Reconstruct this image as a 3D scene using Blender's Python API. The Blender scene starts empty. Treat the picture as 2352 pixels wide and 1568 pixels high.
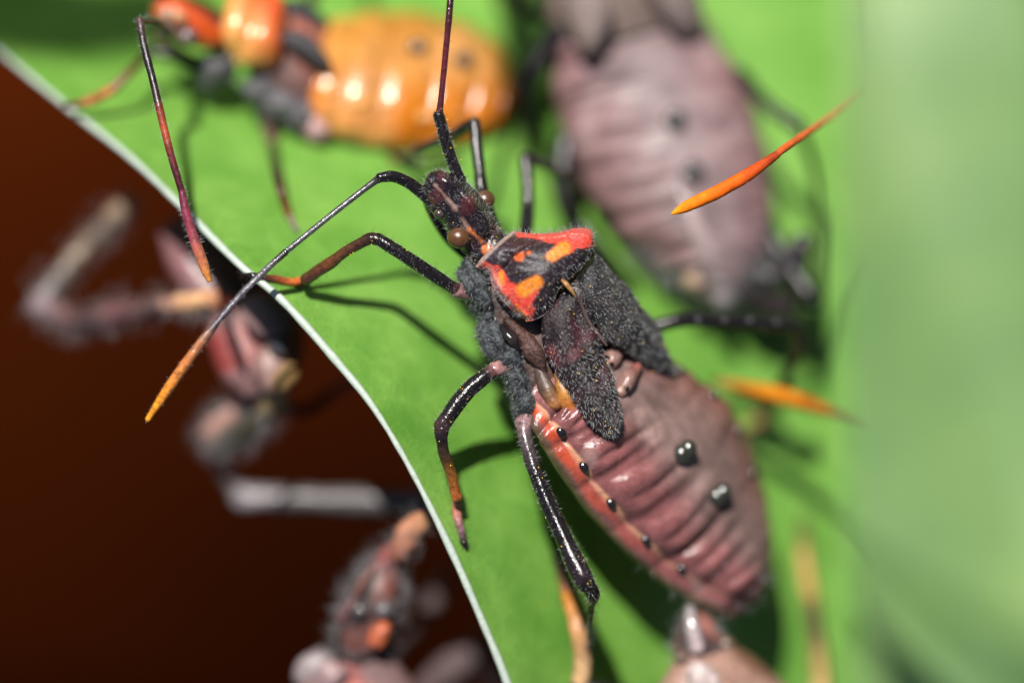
import bpy, math
import numpy as np
from mathutils import Vector

rng = np.random.default_rng(7)
S = bpy.context.scene
COL = S.collection

# ------------------------------------------------------------------ camera, sky, sun, exposure
# one scene unit is one millimetre; the camera looks down on the leaf from 110 mm
S.unit_settings.system = 'METRIC'
S.unit_settings.scale_length = 0.001
S.unit_settings.length_unit = 'MILLIMETERS'
D = 110.0            # lens to plane of focus
FRAME = 26.0         # width of the frame in the plane of focus
LENS = 36.0 * D / FRAME
cam_d = bpy.data.cameras.new('camera')
cam = bpy.data.objects.new('camera', cam_d)
COL.objects.link(cam)
cam.location = (0, 0, D)
cam_d.sensor_width = 36
cam_d.lens = LENS
cam_d.clip_start = 1
cam_d.clip_end = 5000
cam_d.dof.use_dof = True
cam_d.dof.focus_distance = D
cam_d.dof.aperture_fstop = LENS * 1e-3 / 9.6      # entrance pupil 9.6 mm wide
S.camera = cam

SUN = Vector((-0.16, 0.58, 1.0)).normalized()    # towards the sun
w = bpy.data.worlds.new('World')
S.world = w
w.use_nodes = True
nt = w.node_tree
nt.nodes.clear()
sky = nt.nodes.new('ShaderNodeTexSky')
sky.sky_type = 'NISHITA'
sky.sun_disc = False
sky.sun_elevation = math.asin(SUN.z)
sky.sun_rotation = math.atan2(SUN.x, SUN.y)
bg = nt.nodes.new('ShaderNodeBackground')
bg.inputs['Strength'].default_value = 0.04
wo = nt.nodes.new('ShaderNodeOutputWorld')
nt.links.new(sky.outputs[0], bg.inputs[0])
nt.links.new(bg.outputs[0], wo.inputs[0])

sun_d = bpy.data.lights.new('sun', 'SUN')
sun_d.energy = 4.8
sun_d.angle = math.radians(0.53)
sun_d.color = (1.0, 0.96, 0.9)
sun = bpy.data.objects.new('sun', sun_d)
COL.objects.link(sun)
sun.location = SUN * 300
sun.rotation_euler = SUN.to_track_quat('Z', 'Y').to_euler()

S.view_settings.view_transform = 'Standard'
S.view_settings.look = 'None'
S.view_settings.exposure = 0.7
S.view_settings.gamma = 1.0
S.view_settings.use_curve_mapping = False
S.render.engine = 'CYCLES'
S.cycles.max_bounces = 8
S.cycles.sample_clamp_indirect = 6
S.cycles.use_denoising = True
S.cycles.denoiser = 'OPENIMAGEDENOISE'
S.cycles.sample_clamp_direct = 40

# ------------------------------------------------------------------ measuring helpers
K = FRAME / 2352.0
def P0(px, py, z=0.0):
    s = K * (D - z) / D
    return np.array([(px - 1176) * s, (784 - py) * s, z])
TILT = [0.0, 0.0]                 # slope of the plane an insect is laid out on
def P(px, py, z=0.0):
    return P0(px, py, z + TILT[0] * (px - TILT[1]))
def PX(v):
    v = np.asarray(v)
    s = K * (D - v[..., 2]) / D
    return v[..., 0] / s + 1176, 784 - v[..., 1] / s
def unit(v):
    v = np.asarray(v, float)
    return v / (np.linalg.norm(v, axis=-1, keepdims=True) + 1e-12)
def spline(pts, n):
    """Catmull-Rom through rows of pts, n samples"""
    p = np.asarray(pts, float)
    m = len(p)
    if m == 2:
        t = np.linspace(0, 1, n)[:, None]
        return p[0] * (1 - t) + p[1] * t
    q = np.vstack([2 * p[0] - p[1], p, 2 * p[-1] - p[-2]])
    t = np.linspace(0, m - 1, n)
    i = np.minimum(t.astype(int), m - 2)
    f = (t - i)[:, None]
    a, b, c, d = q[i], q[i + 1], q[i + 2], q[i + 3]
    return 0.5 * (2 * b + (c - a) * f + (2 * a - 5 * b + 4 * c - d) * f ** 2 + (3 * b - a - 3 * c + d) * f ** 3)
def lerp_rows(rows, n):
    r = np.asarray(rows, float)
    t = np.linspace(0, len(r) - 1, n)
    i = np.minimum(t.astype(int), len(r) - 2)
    f = (t - i)[:, None]
    return r[i] * (1 - f) + r[i + 1] * f
def sm(a, b, x):
    t = np.clip((x - a) / (b - a), 0, 1)
    return t * t * (3 - 2 * t)
def mixc(c, d, f):
    f = np.asarray(f)[..., None]
    return np.asarray(c) * (1 - f) + np.asarray(d) * f
def seg_dist(x, y, a, b):
    ax, ay = a; bx, by = b
    dx, dy = bx - ax, by - ay
    t = np.clip(((x - ax) * dx + (y - ay) * dy) / (dx * dx + dy * dy + 1e-9), 0, 1)
    return np.hypot(x - ax - t * dx, y - ay - t * dy)
def vnoise(V, f, seed=0):
    """cheap smooth noise in -1..1"""
    r = np.random.default_rng(seed)
    o = np.zeros(len(V))
    for k in range(6):
        d = unit(r.normal(size=3))
        d2 = unit(r.normal(size=3))
        o += np.sin(V @ d * f * r.uniform(.7, 1.5) + r.uniform(0, 6.3) + 1.3 * np.sin(V @ d2 * f * .8 + r.uniform(0, 6)))
    return o / 3.2

# ------------------------------------------------------------------ object helpers
WORLD = {}
def link(o, origin, parent):
    COL.objects.link(o)
    base = WORLD[parent.name] if parent else np.zeros(3)
    o.location = origin - base
    if parent:
        o.parent = parent
    WORLD[o.name] = np.array(origin, float)
    return o
def tag(o, label=None, cat=None, group=None, kind=None):
    if label: o['label'] = label
    if cat: o['category'] = cat
    if group: o['group'] = group
    if kind: o['kind'] = kind
    return o
def empty(name, origin, parent=None):
    o = bpy.data.objects.new(name, None)
    o.empty_display_size = 0.5
    return link(o, np.array(origin, float), parent)
def build(name, V, F, C, mat, parent=None, smooth=True, orient=True):
    V = np.asarray(V, float)
    F = [list(f) for f in F]
    if orient:
        vol = 0.0
        c = V.mean(0)
        for f in F:
            a = V[f[0]] - c
            for k in range(1, len(f) - 1):
                vol += np.dot(a, np.cross(V[f[k]] - c, V[f[k + 1]] - c))
        if vol < 0:
            F = [f[::-1] for f in F]
    org = V.mean(0)
    me = bpy.data.meshes.new(name)
    me.from_pydata((V - org).tolist(), [], F)
    if C is not None:
        at = me.color_attributes.new('Col', 'FLOAT_COLOR', 'POINT')
        rgba = np.ones((len(V), 4), np.float32)
        rgba[:, :3] = C
        at.data.foreach_set('color', rgba.ravel())
    if smooth:
        me.polygons.foreach_set('use_smooth', np.ones(len(F), bool))
    me.materials.append(mat)
    o = bpy.data.objects.new(name, me)
    link(o, org, parent)
    return o, V, F
def grid_faces(nr, nc, wrap=False):
    F = []
    for i in range(nr - 1):
        for j in range(nc if wrap else nc - 1):
            k = (j + 1) % nc
            F.append((i * nc + j, i * nc + k, (i + 1) * nc + k, (i + 1) * nc + j))
    return F
def tube_geo(ctrl, radii, cols, sides=14, per=7, jitter=0.0, seed=0):
    """swept round limb with rounded ends; ctrl rows in mm, radii in mm"""
    n = max(6, (len(ctrl) - 1) * per + 1)
    c = spline(ctrl, n)
    r = np.clip(spline(np.asarray(radii, float)[:, None], n)[:, 0], 0.004, None)
    k = lerp_rows(cols, n) if len(cols) > 1 else np.repeat(np.asarray(cols, float), n, 0)
    t0 = unit(c[1] - c[0]); t1 = unit(c[-1] - c[-2])
    cc, rr, kk = [], [], []
    for a in (88, 65, 40, 18):
        a = math.radians(a)
        cc.append(c[0] - t0 * r[0] * math.sin(a)); rr.append(r[0] * math.cos(a)); kk.append(k[0])
    cc += list(c); rr += list(r); kk += list(k)
    for a in (18, 40, 65, 88):
        a = math.radians(a)
        cc.append(c[-1] + t1 * r[-1] * math.sin(a)); rr.append(r[-1] * math.cos(a)); kk.append(k[-1])
    cc, rr, kk = np.array(cc), np.array(rr), np.array(kk)
    T = unit(np.gradient(cc, axis=0))
    u = unit(np.cross(T[0], [0.3, 0.2, 0.9]))
    V = []
    ang = np.linspace(0, 2 * math.pi, sides, endpoint=False)
    for i in range(len(cc)):
        u = unit(u - T[i] * np.dot(u, T[i]))
        v = np.cross(T[i], u)
        V.append(cc[i] + rr[i] * (np.cos(ang)[:, None] * u + np.sin(ang)[:, None] * v))
    V = np.vstack(V)
    C = np.repeat(kk, sides, 0)
    if jitter:
        cen = np.repeat(cc, sides, 0)
        V = V + unit(V - cen) * (vnoise(V, 9, seed) * jitter)[:, None]
    F = grid_faces(len(cc), sides, True)
    F.append(tuple(range(sides)))
    F.append(tuple(range((len(cc) - 1) * sides, len(cc) * sides)))
    return V, F, C
def tube(name, ctrl, radii, cols, mat, parent, **kw):
    V, F, C = tube_geo(ctrl, radii, cols, **kw)
    return build(name, V, F, C, mat, parent)
def loft(name, Ls, Rs, hd, hv, colfn, mat, parent, nt=90, na=64, relief=None, flat=1.0, up=(0, 0, 1)):
    """closed body between a left and a right margin; hd / hv = height of back and belly (rows along the axis)"""
    L = spline(Ls, nt); R = spline(Rs, nt)
    hd = spline(np.asarray(hd, float)[:, None], nt)[:, 0]
    hv = spline(np.asarray(hv, float)[:, None], nt)[:, 0]
    cen = (L + R) / 2
    ax = unit(np.gradient(cen, axis=0))
    rt = (R - L) / 2
    n = unit(np.cross(rt, ax))
    n = np.where((n @ np.asarray(up, float))[:, None] < 0, -n, n)
    th = np.linspace(0, 2 * math.pi, na, endpoint=False)
    t = np.linspace(0, 1, nt)
    TT, AA = np.meshgrid(t, th, indexing='ij')
    cs, sn = np.cos(AA), np.sin(AA)
    cs = np.sign(cs) * np.abs(cs) ** flat
    hh = np.where(sn > 0, hd[:, None], hv[:, None]) * sn
    # domed ends
    V = cen[:, None, :] + cs[..., None] * rt[:, None, :] + hh[..., None] * n[:, None, :]
    if relief is not None:
        ww, hr = relief(TT, AA)
        V = V + ww[..., None] * unit(rt)[:, None, :] + hr[..., None] * n[:, None, :]
    V = V.reshape(-1, 3)
    C = colfn(TT.ravel(), AA.ravel(), V)
    F = grid_faces(nt, na, True)
    F.append(tuple(range(na)))
    F.append(tuple(range((nt - 1) * na, nt * na)))
    return build(name, V, F, C, mat, parent)
def ball_geo(nu=16, nv=10):
    V, F = [], []
    for i in range(nv + 1):
        a = math.pi * (0.001 + 0.998 * i / nv)
        for j in range(nu):
            b = 2 * math.pi * j / nu
            V.append((math.sin(a) * math.cos(b), math.sin(a) * math.sin(b), math.cos(a)))
    return np.array(V), grid_faces(nv + 1, nu, True)
def ball(name, c, rad, col, mat, parent, axis=None, lump=0.0, seed=0, nu=20, nv=14):
    """ellipsoid; rad = three radii along (axis, side, normal)"""
    V, F = ball_geo(nu, nv)
    if axis is None:
        B = np.eye(3)
    else:
        a = unit(axis); s = unit(np.cross([0, 0, 1], a)); B = np.array([a, s, np.cross(a, s)])
    if lump:
        V = V * (1 + lump * vnoise(V, 4, seed))[:, None]
    V = (V * np.asarray(rad)) @ B + np.asarray(c)
    C = np.repeat(np.asarray([col], float), len(V), 0) if np.ndim(col) == 1 else col(V)
    return build(name, V, F, C, mat, parent)
HAIRW = 0.55
def hair_geo(V, F, n, ln, wd, lean=None, amount=0.4, rand=0.35, keep=None, curl=0.0):
    V = np.asarray(V); Q = np.array([f for f in F if len(f) == 4])
    T = np.vstack([Q[:, [0, 1, 2]], Q[:, [0, 2, 3]]])
    a, b, c = V[T[:, 0]], V[T[:, 1]], V[T[:, 2]]
    cr = np.cross(b - a, c - a)
    ar = np.linalg.norm(cr, axis=1)
    N = unit(cr)
    cen = V.mean(0)
    if np.sum(ar * np.einsum('ij,ij->i', N, (a + b + c) / 3 - cen)) < 0:
        N = -N
    wgt = ar.copy()
    if keep is not None:
        wgt = wgt * keep((a + b + c) / 3, N)
    if wgt.sum() <= 0:
        return np.zeros((0, 3)), []
    k = rng.choice(len(T), n, p=wgt / wgt.sum())
    r1, r2 = rng.random(n), rng.random(n)
    s = np.sqrt(r1)
    p = a[k] * (1 - s)[:, None] + b[k] * (s * (1 - r2))[:, None] + c[k] * (s * r2)[:, None]
    d = N[k] * (1 - amount) + rng.normal(size=(n, 3)) * rand * 0.6
    if lean is not None:
        d = d + unit(lean) * amount
    d = unit(d)
    L = rng.uniform(ln[0], ln[1], n)[:, None]
    wd = wd * HAIRW
    side = unit(np.cross(d, rng.normal(size=(n, 3))))
    oth = np.cross(d, side)
    root = p - N[k] * 0.01
    mid = p + d * L * 0.55
    tip = p + d * L + (side * curl) * L
    vs = np.stack([root + side * wd, root - side * wd * .5 + oth * wd * .87, root - side * wd * .5 - oth * wd * .87,
                   mid + side * wd * .7, mid - side * wd * .35 + oth * wd * .6, mid - side * wd * .35 - oth * wd * .6, tip], 1).reshape(-1, 3)
    fs = []
    for i in range(n):
        o = i * 7
        fs += [(o, o + 1, o + 4, o + 3), (o + 1, o + 2, o + 5, o + 4), (o + 2, o, o + 3, o + 5),
               (o + 3, o + 4, o + 6), (o + 4, o + 5, o + 6), (o + 5, o + 3, o + 6)]
    return vs, fs
def hairs(name, src, n, ln, wd, mat, parent, **kw):
    """src: list of (V, F); one joined part"""
    VV, FF, o = [], [], 0
    tot = sum(len(v) for v, f in src)
    for v, f in src:
        a, b = hair_geo(v, f, max(4, int(n * len(v) / tot)), ln, wd, **kw)
        VV.append(a)
        FF += [tuple(i + o for i in q) for q in b]
        o += len(a)
    ob, _, _ = build(name, np.vstack(VV), FF, None, mat, parent, orient=False)
    ob['kind'] = 'stuff'
    return ob

# ------------------------------------------------------------------ materials
def skin(name, rough=0.4, bump=0.25, bscale=14, var=0.35, vscale=5, spec=0.5, coat=0.0, sss=0.0, crough=0.15, rvar=.13):
    m = bpy.data.materials.new(name)
    m.use_nodes = True
    t = m.node_tree; N = t.nodes; L = t.links
    b = N['Principled BSDF']
    co = N.new('ShaderNodeNewGeometry')
    at = N.new('ShaderNodeAttribute'); at.attribute_name = 'Col'
    n1 = N.new('ShaderNodeTexNoise'); n1.inputs['Scale'].default_value = vscale
    n1.inputs['Detail'].default_value = 5; n1.inputs['Roughness'].default_value = .65
    L.new(co.outputs['Position'], n1.inputs['Vector'])
    mr = N.new('ShaderNodeMapRange')
    mr.inputs['From Min'].default_value = .3; mr.inputs['From Max'].default_value = .7
    mr.inputs['To Min'].default_value = 1 - var; mr.inputs['To Max'].default_value = 1 + var
    L.new(n1.outputs['Fac'], mr.inputs['Value'])
    mx = N.new('ShaderNodeVectorMath'); mx.operation = 'SCALE'
    L.new(at.outputs['Color'], mx.inputs[0]); L.new(mr.outputs[0], mx.inputs['Scale'])
    L.new(mx.outputs[0], b.inputs['Base Color'])
    n2 = N.new('ShaderNodeTexNoise'); n2.inputs['Scale'].default_value = bscale
    n2.inputs['Detail'].default_value = 4; n2.inputs['Roughness'].default_value = .6
    L.new(co.outputs['Position'], n2.inputs['Vector'])
    bp = N.new('ShaderNodeBump'); bp.inputs['Strength'].default_value = bump
    bp.inputs['Distance'].default_value = 0.06
    L.new(n2.outputs['Fac'], bp.inputs['Height'])
    L.new(bp.outputs[0], b.inputs['Normal'])
    rr = N.new('ShaderNodeMapRange')
    rr.inputs['To Min'].default_value = max(.05, rough - rvar); rr.inputs['To Max'].default_value = rough + rvar
    L.new(n1.outputs['Fac'], rr.inputs['Value'])
    L.new(rr.outputs[0], b.inputs['Roughness'])
    b.inputs['Specular IOR Level'].default_value = spec
    b.inputs['Coat Weight'].default_value = coat
    b.inputs['Coat Roughness'].default_value = crough
    if sss:
        b.inputs['Subsurface Weight'].default_value = sss
        b.inputs['Subsurface Radius'].default_value = (0.5, 0.2, 0.12)
        b.inputs['Subsurface Scale'].default_value = 0.5
    return m
def plain(name, col, rough=0.4, spec=0.5):
    m = bpy.data.materials.new(name)
    m.use_nodes = True
    b = m.node_tree.nodes['Principled BSDF']
    N = m.node_tree.nodes; L = m.node_tree.links
    n1 = N.new('ShaderNodeTexNoise'); n1.inputs['Scale'].default_value = 9
    rp = N.new('ShaderNodeMix'); rp.data_type = 'RGBA'
    c = np.asarray(col)
    rp.inputs['A'].default_value = (*(c * .7), 1); rp.inputs['B'].default_value = (*np.minimum(c * 1.3, 1), 1)
    g = N.new('ShaderNodeNewGeometry')
    L.new(g.outputs['Position'], n1.inputs['Vector'])
    L.new(n1.outputs['Fac'], rp.inputs['Factor'])
    L.new(rp.outputs['Result'], b.inputs['Base Color'])
    b.inputs['Roughness'].default_value = rough
    b.inputs['Specular IOR Level'].default_value = spec
    return m
def leaf_mat(name, dark, light, trans, tcol, rough=0.45, bump=0.12, spec=0.4, vscale=0.6, spots=0.0):
    m = bpy.data.materials.new(name)
    m.use_nodes = True
    t = m.node_tree; N = t.nodes; L = t.links
    b = N['Principled BSDF']; out = N['Material Output']
    g = N.new('ShaderNodeNewGeometry')
    n1 = N.new('ShaderNodeTexNoise'); n1.inputs['Scale'].default_value = vscale; n1.inputs['Detail'].default_value = 6
    n1.inputs['Roughness'].default_value = .6
    L.new(g.outputs['Position'], n1.inputs['Vector'])
    n2 = N.new('ShaderNodeTexVoronoi'); n2.inputs['Scale'].default_value = 9
    L.new(g.outputs['Position'], n2.inputs['Vector'])
    n3 = N.new('ShaderNodeTexNoise'); n3.inputs['Scale'].default_value = 14; n3.inputs['Detail'].default_value = 3
    L.new(g.outputs['Position'], n3.inputs['Vector'])
    mm = N.new('ShaderNodeMath'); mm.operation = 'MULTIPLY_ADD'
    mm.inputs[1].default_value = .35
    L.new(n3.outputs['Fac'], mm.inputs[0]); 
    m0 = N.new('ShaderNodeMath'); m0.operation = 'SUBTRACT'; m0.inputs[1].default_value = .17
    L.new(n1.outputs['Fac'], m0.inputs[0]); L.new(m0.outputs[0], mm.inputs[2])
    cr = N.new('ShaderNodeValToRGB')
    cr.color_ramp.elements[0].position = .32; cr.color_ramp.elements[0].color = (*dark, 1)
    cr.color_ramp.elements[1].position = .68; cr.color_ramp.elements[1].color = (*light, 1)
    L.new(mm.outputs[0], cr.inputs['Fac'])
    wv = N.new('ShaderNodeTexNoise'); wv.inputs['Scale'].default_value = 1.2
    L.new(g.outputs['Position'], wv.inputs['Vector'])
    ws = N.new('ShaderNodeVectorMath'); ws.operation = 'MULTIPLY_ADD'
    ws.inputs[1].default_value = (.5, .5, .5)
    L.new(wv.outputs['Color'], ws.inputs[0]); L.new(g.outputs['Position'], ws.inputs[2])
    vn = N.new('ShaderNodeTexVoronoi'); vn.feature = 'DISTANCE_TO_EDGE'; vn.inputs['Scale'].default_value = .9
    L.new(ws.outputs[0], vn.inputs['Vector'])
    vr = N.new('ShaderNodeMapRange'); vr.inputs['From Min'].default_value = 0; vr.inputs['From Max'].default_value = .07
    vr.inputs['To Min'].default_value = 1.09; vr.inputs['To Max'].default_value = .98
    L.new(vn.outputs['Distance'], vr.inputs['Value'])
    vs = N.new('ShaderNodeVectorMath'); vs.operation = 'SCALE'
    L.new(cr.outputs[0], vs.inputs[0]); L.new(vr.outputs[0], vs.inputs['Scale'])
    L.new(vs.outputs[0], b.inputs['Base Color'])
    ad = N.new('ShaderNodeMath'); ad.operation = 'ADD'
    L.new(n2.outputs['Distance'], ad.inputs[0]); L.new(n3.outputs['Fac'], ad.inputs[1])
    bp = N.new('ShaderNodeBump'); bp.inputs['Strength'].default_value = bump; bp.inputs['Distance'].default_value = .1
    L.new(ad.outputs[0], bp.inputs['Height']); L.new(bp.outputs[0], b.inputs['Normal'])
    b.inputs['Roughness'].default_value = rough
    b.inputs['Specular IOR Level'].default_value = spec
    tr = N.new('ShaderNodeBsdfTranslucent'); tr.inputs['Color'].default_value = (*tcol, 1)
    mx = N.new('ShaderNodeMixShader'); mx.inputs['Fac'].default_value = trans
    L.new(b.outputs[0], mx.inputs[1]); L.new(tr.outputs[0], mx.inputs[2])
    L.new(mx.outputs[0], out.inputs['Surface'])
    return m

M_leaf = leaf_mat('leaf_blade', (0.10, 0.26, 0.032), (0.19, 0.385, 0.068), 0.2, (0.15, 0.4, 0.03))
M_pale = leaf_mat('pale_leaf', (0.10, 0.205, 0.072), (0.195, 0.305, 0.085), 0.2, (0.25, 0.45, 0.1), rough=.5, vscale=.13)
M_blade = leaf_mat('shadow_streak', (0.075, 0.16, 0.05), (0.12, 0.22, 0.065), 0.25, (0.14, 0.3, 0.07), rough=.5, vscale=.4)
M_rim = plain('leaf_rim', (0.36, 0.42, 0.36), .4)
M_chitin = skin('black_chitin', rough=.17, bump=.3, bscale=10, var=.6, vscale=9, spec=.5, rvar=.07)
M_dark = skin('dark_chitin', rough=.34, bump=.5, bscale=5, var=.5, vscale=4, spec=.5)
M_head = skin('head_chitin', rough=.17, bump=.5, bscale=9, var=.6, vscale=8, spec=.6, rvar=.08)
M_plate = skin('patterned_chitin', rough=.32, bump=.6, bscale=11, var=.35, vscale=10, spec=.5, sss=.0)
M_abd = skin('soft_abdomen_skin', rough=.2, bump=.4, bscale=9, var=.3, vscale=3.2, spec=.5)
M_dull = skin('dull_abdomen_skin', rough=.46, bump=.4, bscale=4, var=.3, vscale=1.6, spec=.45)
M_mat = skin('matt_antenna', rough=.7, bump=.4, bscale=6, var=.35, vscale=3, spec=.1)
M_soft = skin('membrane', rough=.4, bump=.4, bscale=10, var=.4, vscale=6, spec=.5)
M_felt = skin('felted_chitin', rough=.34, bump=.9, bscale=12, var=.7, vscale=12, spec=.35)
M_nap = plain('dark_nap', (0.045, 0.043, 0.046), .22, 1.0)
M_gloss = skin('gloss_chitin', rough=.12, bump=.05, bscale=8, var=.3, vscale=6, spec=.7, coat=.4)
M_bead = skin('wet_bead', rough=.06, bump=.02, bscale=8, var=.2, vscale=6, spec=1.0, coat=1.0, crough=.03, rvar=.01)
M_eye = skin('eye_lens', rough=.22, bump=.22, bscale=26, var=.25, vscale=5, spec=.6, coat=.3)
M_orange = skin('orange_chitin', rough=.24, bump=.85, bscale=2.4, var=.25, vscale=2, spec=.65, coat=.5, crough=.07)
M_hair = plain('silver_hair', (0.33, 0.34, 0.35), .13, 1.0)
M_dhair = plain('dark_bristle', (0.03, 0.026, 0.026), .3, .8)
M_pollen = plain('pollen_yellow', (0.75, 0.5, 0.03), .5)

# ------------------------------------------------------------------ ground
def make_ground():
    n = 90
    g = np.linspace(-1500, 1500, n)
    X, Y = np.meshgrid(g, g, indexing='ij')
    V = np.stack([X, Y, np.zeros_like(X)], -1).reshape(-1, 3)
    V[:, 2] = -150 + 1.4 * vnoise(V, .12, 3)
    m = bpy.data.materials.new('red_soil_painted_shade')
    m.use_nodes = True
    t = m.node_tree; N = t.nodes; L = t.links
    b = N['Principled BSDF']
    g_ = N.new('ShaderNodeNewGeometry')
    n1 = N.new('ShaderNodeTexNoise'); n1.inputs['Scale'].default_value = .016; n1.inputs['Detail'].default_value = 9
    L.new(g_.outputs['Position'], n1.inputs['Vector'])
    cr = N.new('ShaderNodeValToRGB')
    cr.color_ramp.elements[0].position = .3; cr.color_ramp.elements[0].color = (.013, .0026, .0006, 1)
    cr.color_ramp.elements[1].position = .75; cr.color_ramp.elements[1].color = (.052, .0085, .0012, 1)
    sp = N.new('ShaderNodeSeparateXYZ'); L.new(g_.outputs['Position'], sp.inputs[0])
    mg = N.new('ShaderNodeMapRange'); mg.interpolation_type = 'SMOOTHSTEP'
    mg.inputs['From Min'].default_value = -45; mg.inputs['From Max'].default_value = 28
    mg.inputs['To Min'].default_value = .25; mg.inputs['To Max'].default_value = 1.25  # shade towards the lower side is painted into the soil colour
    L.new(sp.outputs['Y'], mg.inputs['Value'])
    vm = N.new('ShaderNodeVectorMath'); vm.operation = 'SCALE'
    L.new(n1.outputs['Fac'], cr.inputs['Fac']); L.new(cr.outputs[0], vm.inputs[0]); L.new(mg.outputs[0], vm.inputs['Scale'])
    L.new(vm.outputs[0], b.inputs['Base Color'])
    bp = N.new('ShaderNodeBump'); bp.inputs['Strength'].default_value = .6; bp.inputs['Distance'].default_value = 1
    L.new(n1.outputs['Fac'], bp.inputs['Height']); L.new(bp.outputs[0], b.inputs['Normal'])
    b.inputs['Roughness'].default_value = .95
    b.inputs['Specular IOR Level'].default_value = 0
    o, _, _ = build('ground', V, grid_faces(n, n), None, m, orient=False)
    tag(o, 'dark reddish brown soil with painted shade far below the leaf', kind='structure')
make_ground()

# ------------------------------------------------------------------ big leaf
EDGE = [(-4200, -3300, -14), (-2900, -2150, -13), (-1700, -1150, -11), (-1100, -680, -9.2), (-500, -230, -7), (-150, 0, -6.5), (0, 120, -5.7), (150, 243, -4.5), (300, 363, -3.2), (420, 478, -2.0),
        (550, 608, -0.85), (650, 692, -0.55), (780, 838, -0.4), (862, 942, -0.35), (950, 1090, -0.4), (1040, 1272, -0.55), (1110, 1432, -0.8),
        (1165, 1568, -1.1), (1260, 1850, -1.8), (1360, 2250, -2.8), (1430, 2700, -4), (1470, 3300, -6)]
EW = spline([P(*e) for e in EDGE], 560)
def leaf_z(x, y):
    x = np.atleast_1d(x); y = np.atleast_1d(y)
    d2 = (x[:, None] - EW[None, :, 0]) ** 2 + (y[:, None] - EW[None, :, 1]) ** 2
    i = d2.argmin(1)
    # average over the neighbourhood of the nearest edge point keeps the blade smooth
    wgt = np.exp(-(d2 - d2.min(1)[:, None]) / (0.8 + 0.9 * np.sqrt(d2.min(1))[:, None]))
    ze = (wgt * EW[None, :, 2]).sum(1) / wgt.sum(1)
    s = np.sqrt(d2[np.arange(len(x)), i])
    yy = (wgt * EW[None, :, 1]).sum(1) / wgt.sum(1)
    f = 1 + .32 * sm(0.5, 5.5, yy)
    z = ze - f * 16 * (1 - np.exp(-s * 1.38 / 16))
    q = np.stack([x, y, 0 * x], 1)
    return z + 0.27 * vnoise(q, .55, 11) * np.tanh(s / 3) + .03 * vnoise(q, 2.4, 12) * np.tanh(s / 2)
def leafP(px, py, h=0.0):
    z = -3.0
    for _ in range(30):
        p = P0(px, py, z)
        z = .5 * z + .5 * (leaf_z(p[0], p[1])[0] + h)
    return P0(px, py, z)
def make_leaf():
    nr, nc = 380, 150
    e = EW[np.linspace(0, len(EW) - 1, nr).astype(int)]
    t = np.linspace(0, 1, nr)
    wid = 48 * np.clip(4.2 * t * (1 - t), 0, 1) ** .7 + .3
    s = np.linspace(0, 1, nc) ** 1.35
    dirn = np.array([.80, .60])
    xy = e[:, None, :2] + (wid[:, None] * s[None])[..., None] * dirn
    xy = xy.reshape(-1, 2)
    V = np.concatenate([xy, leaf_z(xy[:, 0], xy[:, 1])[:, None]], 1)
    V.reshape(nr, nc, 3)[:, 0, 2] = e[:, 2]
    G = V.reshape(nr, nc, 3)
    nrm = unit(np.cross(np.gradient(G, axis=0), np.gradient(G, axis=1)))
    nrm = np.where(nrm[..., 2:] < 0, -nrm, nrm)
    B = (G - np.array([-.02, 0, .3])).reshape(-1, 3)
    F = grid_faces(nr, nc)
    n0 = nr * nc
    FB = [tuple(i + n0 for i in f[::-1]) for f in F]
    SF = []
    def strip(idx):
        for a, b in zip(idx[:-1], idx[1:]):
            SF.append((a, b, b + n0, a + n0))
    strip([i * nc for i in range(nr)]); strip([i * nc + nc - 1 for i in range(nr)])
    strip(list(range(nc))); strip(list(range((nr - 1) * nc, nr * nc)))
    # consistent winding: top faces up
    if np.cross(V[F[0][1]] - V[F[0][0]], V[F[0][2]] - V[F[0][0]])[2] < 0:
        F = [f[::-1] for f in F]; FB = [f[::-1] for f in FB]
    o, _, _ = build('leaf', np.vstack([V, B]), F + FB + SF, None, M_leaf, orient=False)
    tag(o, 'large green leaf with a pale rim that the insects stand on', 'leaf')
    ed = e[6:-6]
    wob = 0.092 + 0.018 * vnoise(ed, 1.1, 5) + .010 * vnoise(ed, 6, 6)
    tube('leaf_rim', ed + np.array([.0, .0, -.06]), wob, [(1, 1, 1)], M_rim, o, sides=10, per=3)
    return o
leaf = make_leaf()

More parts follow.
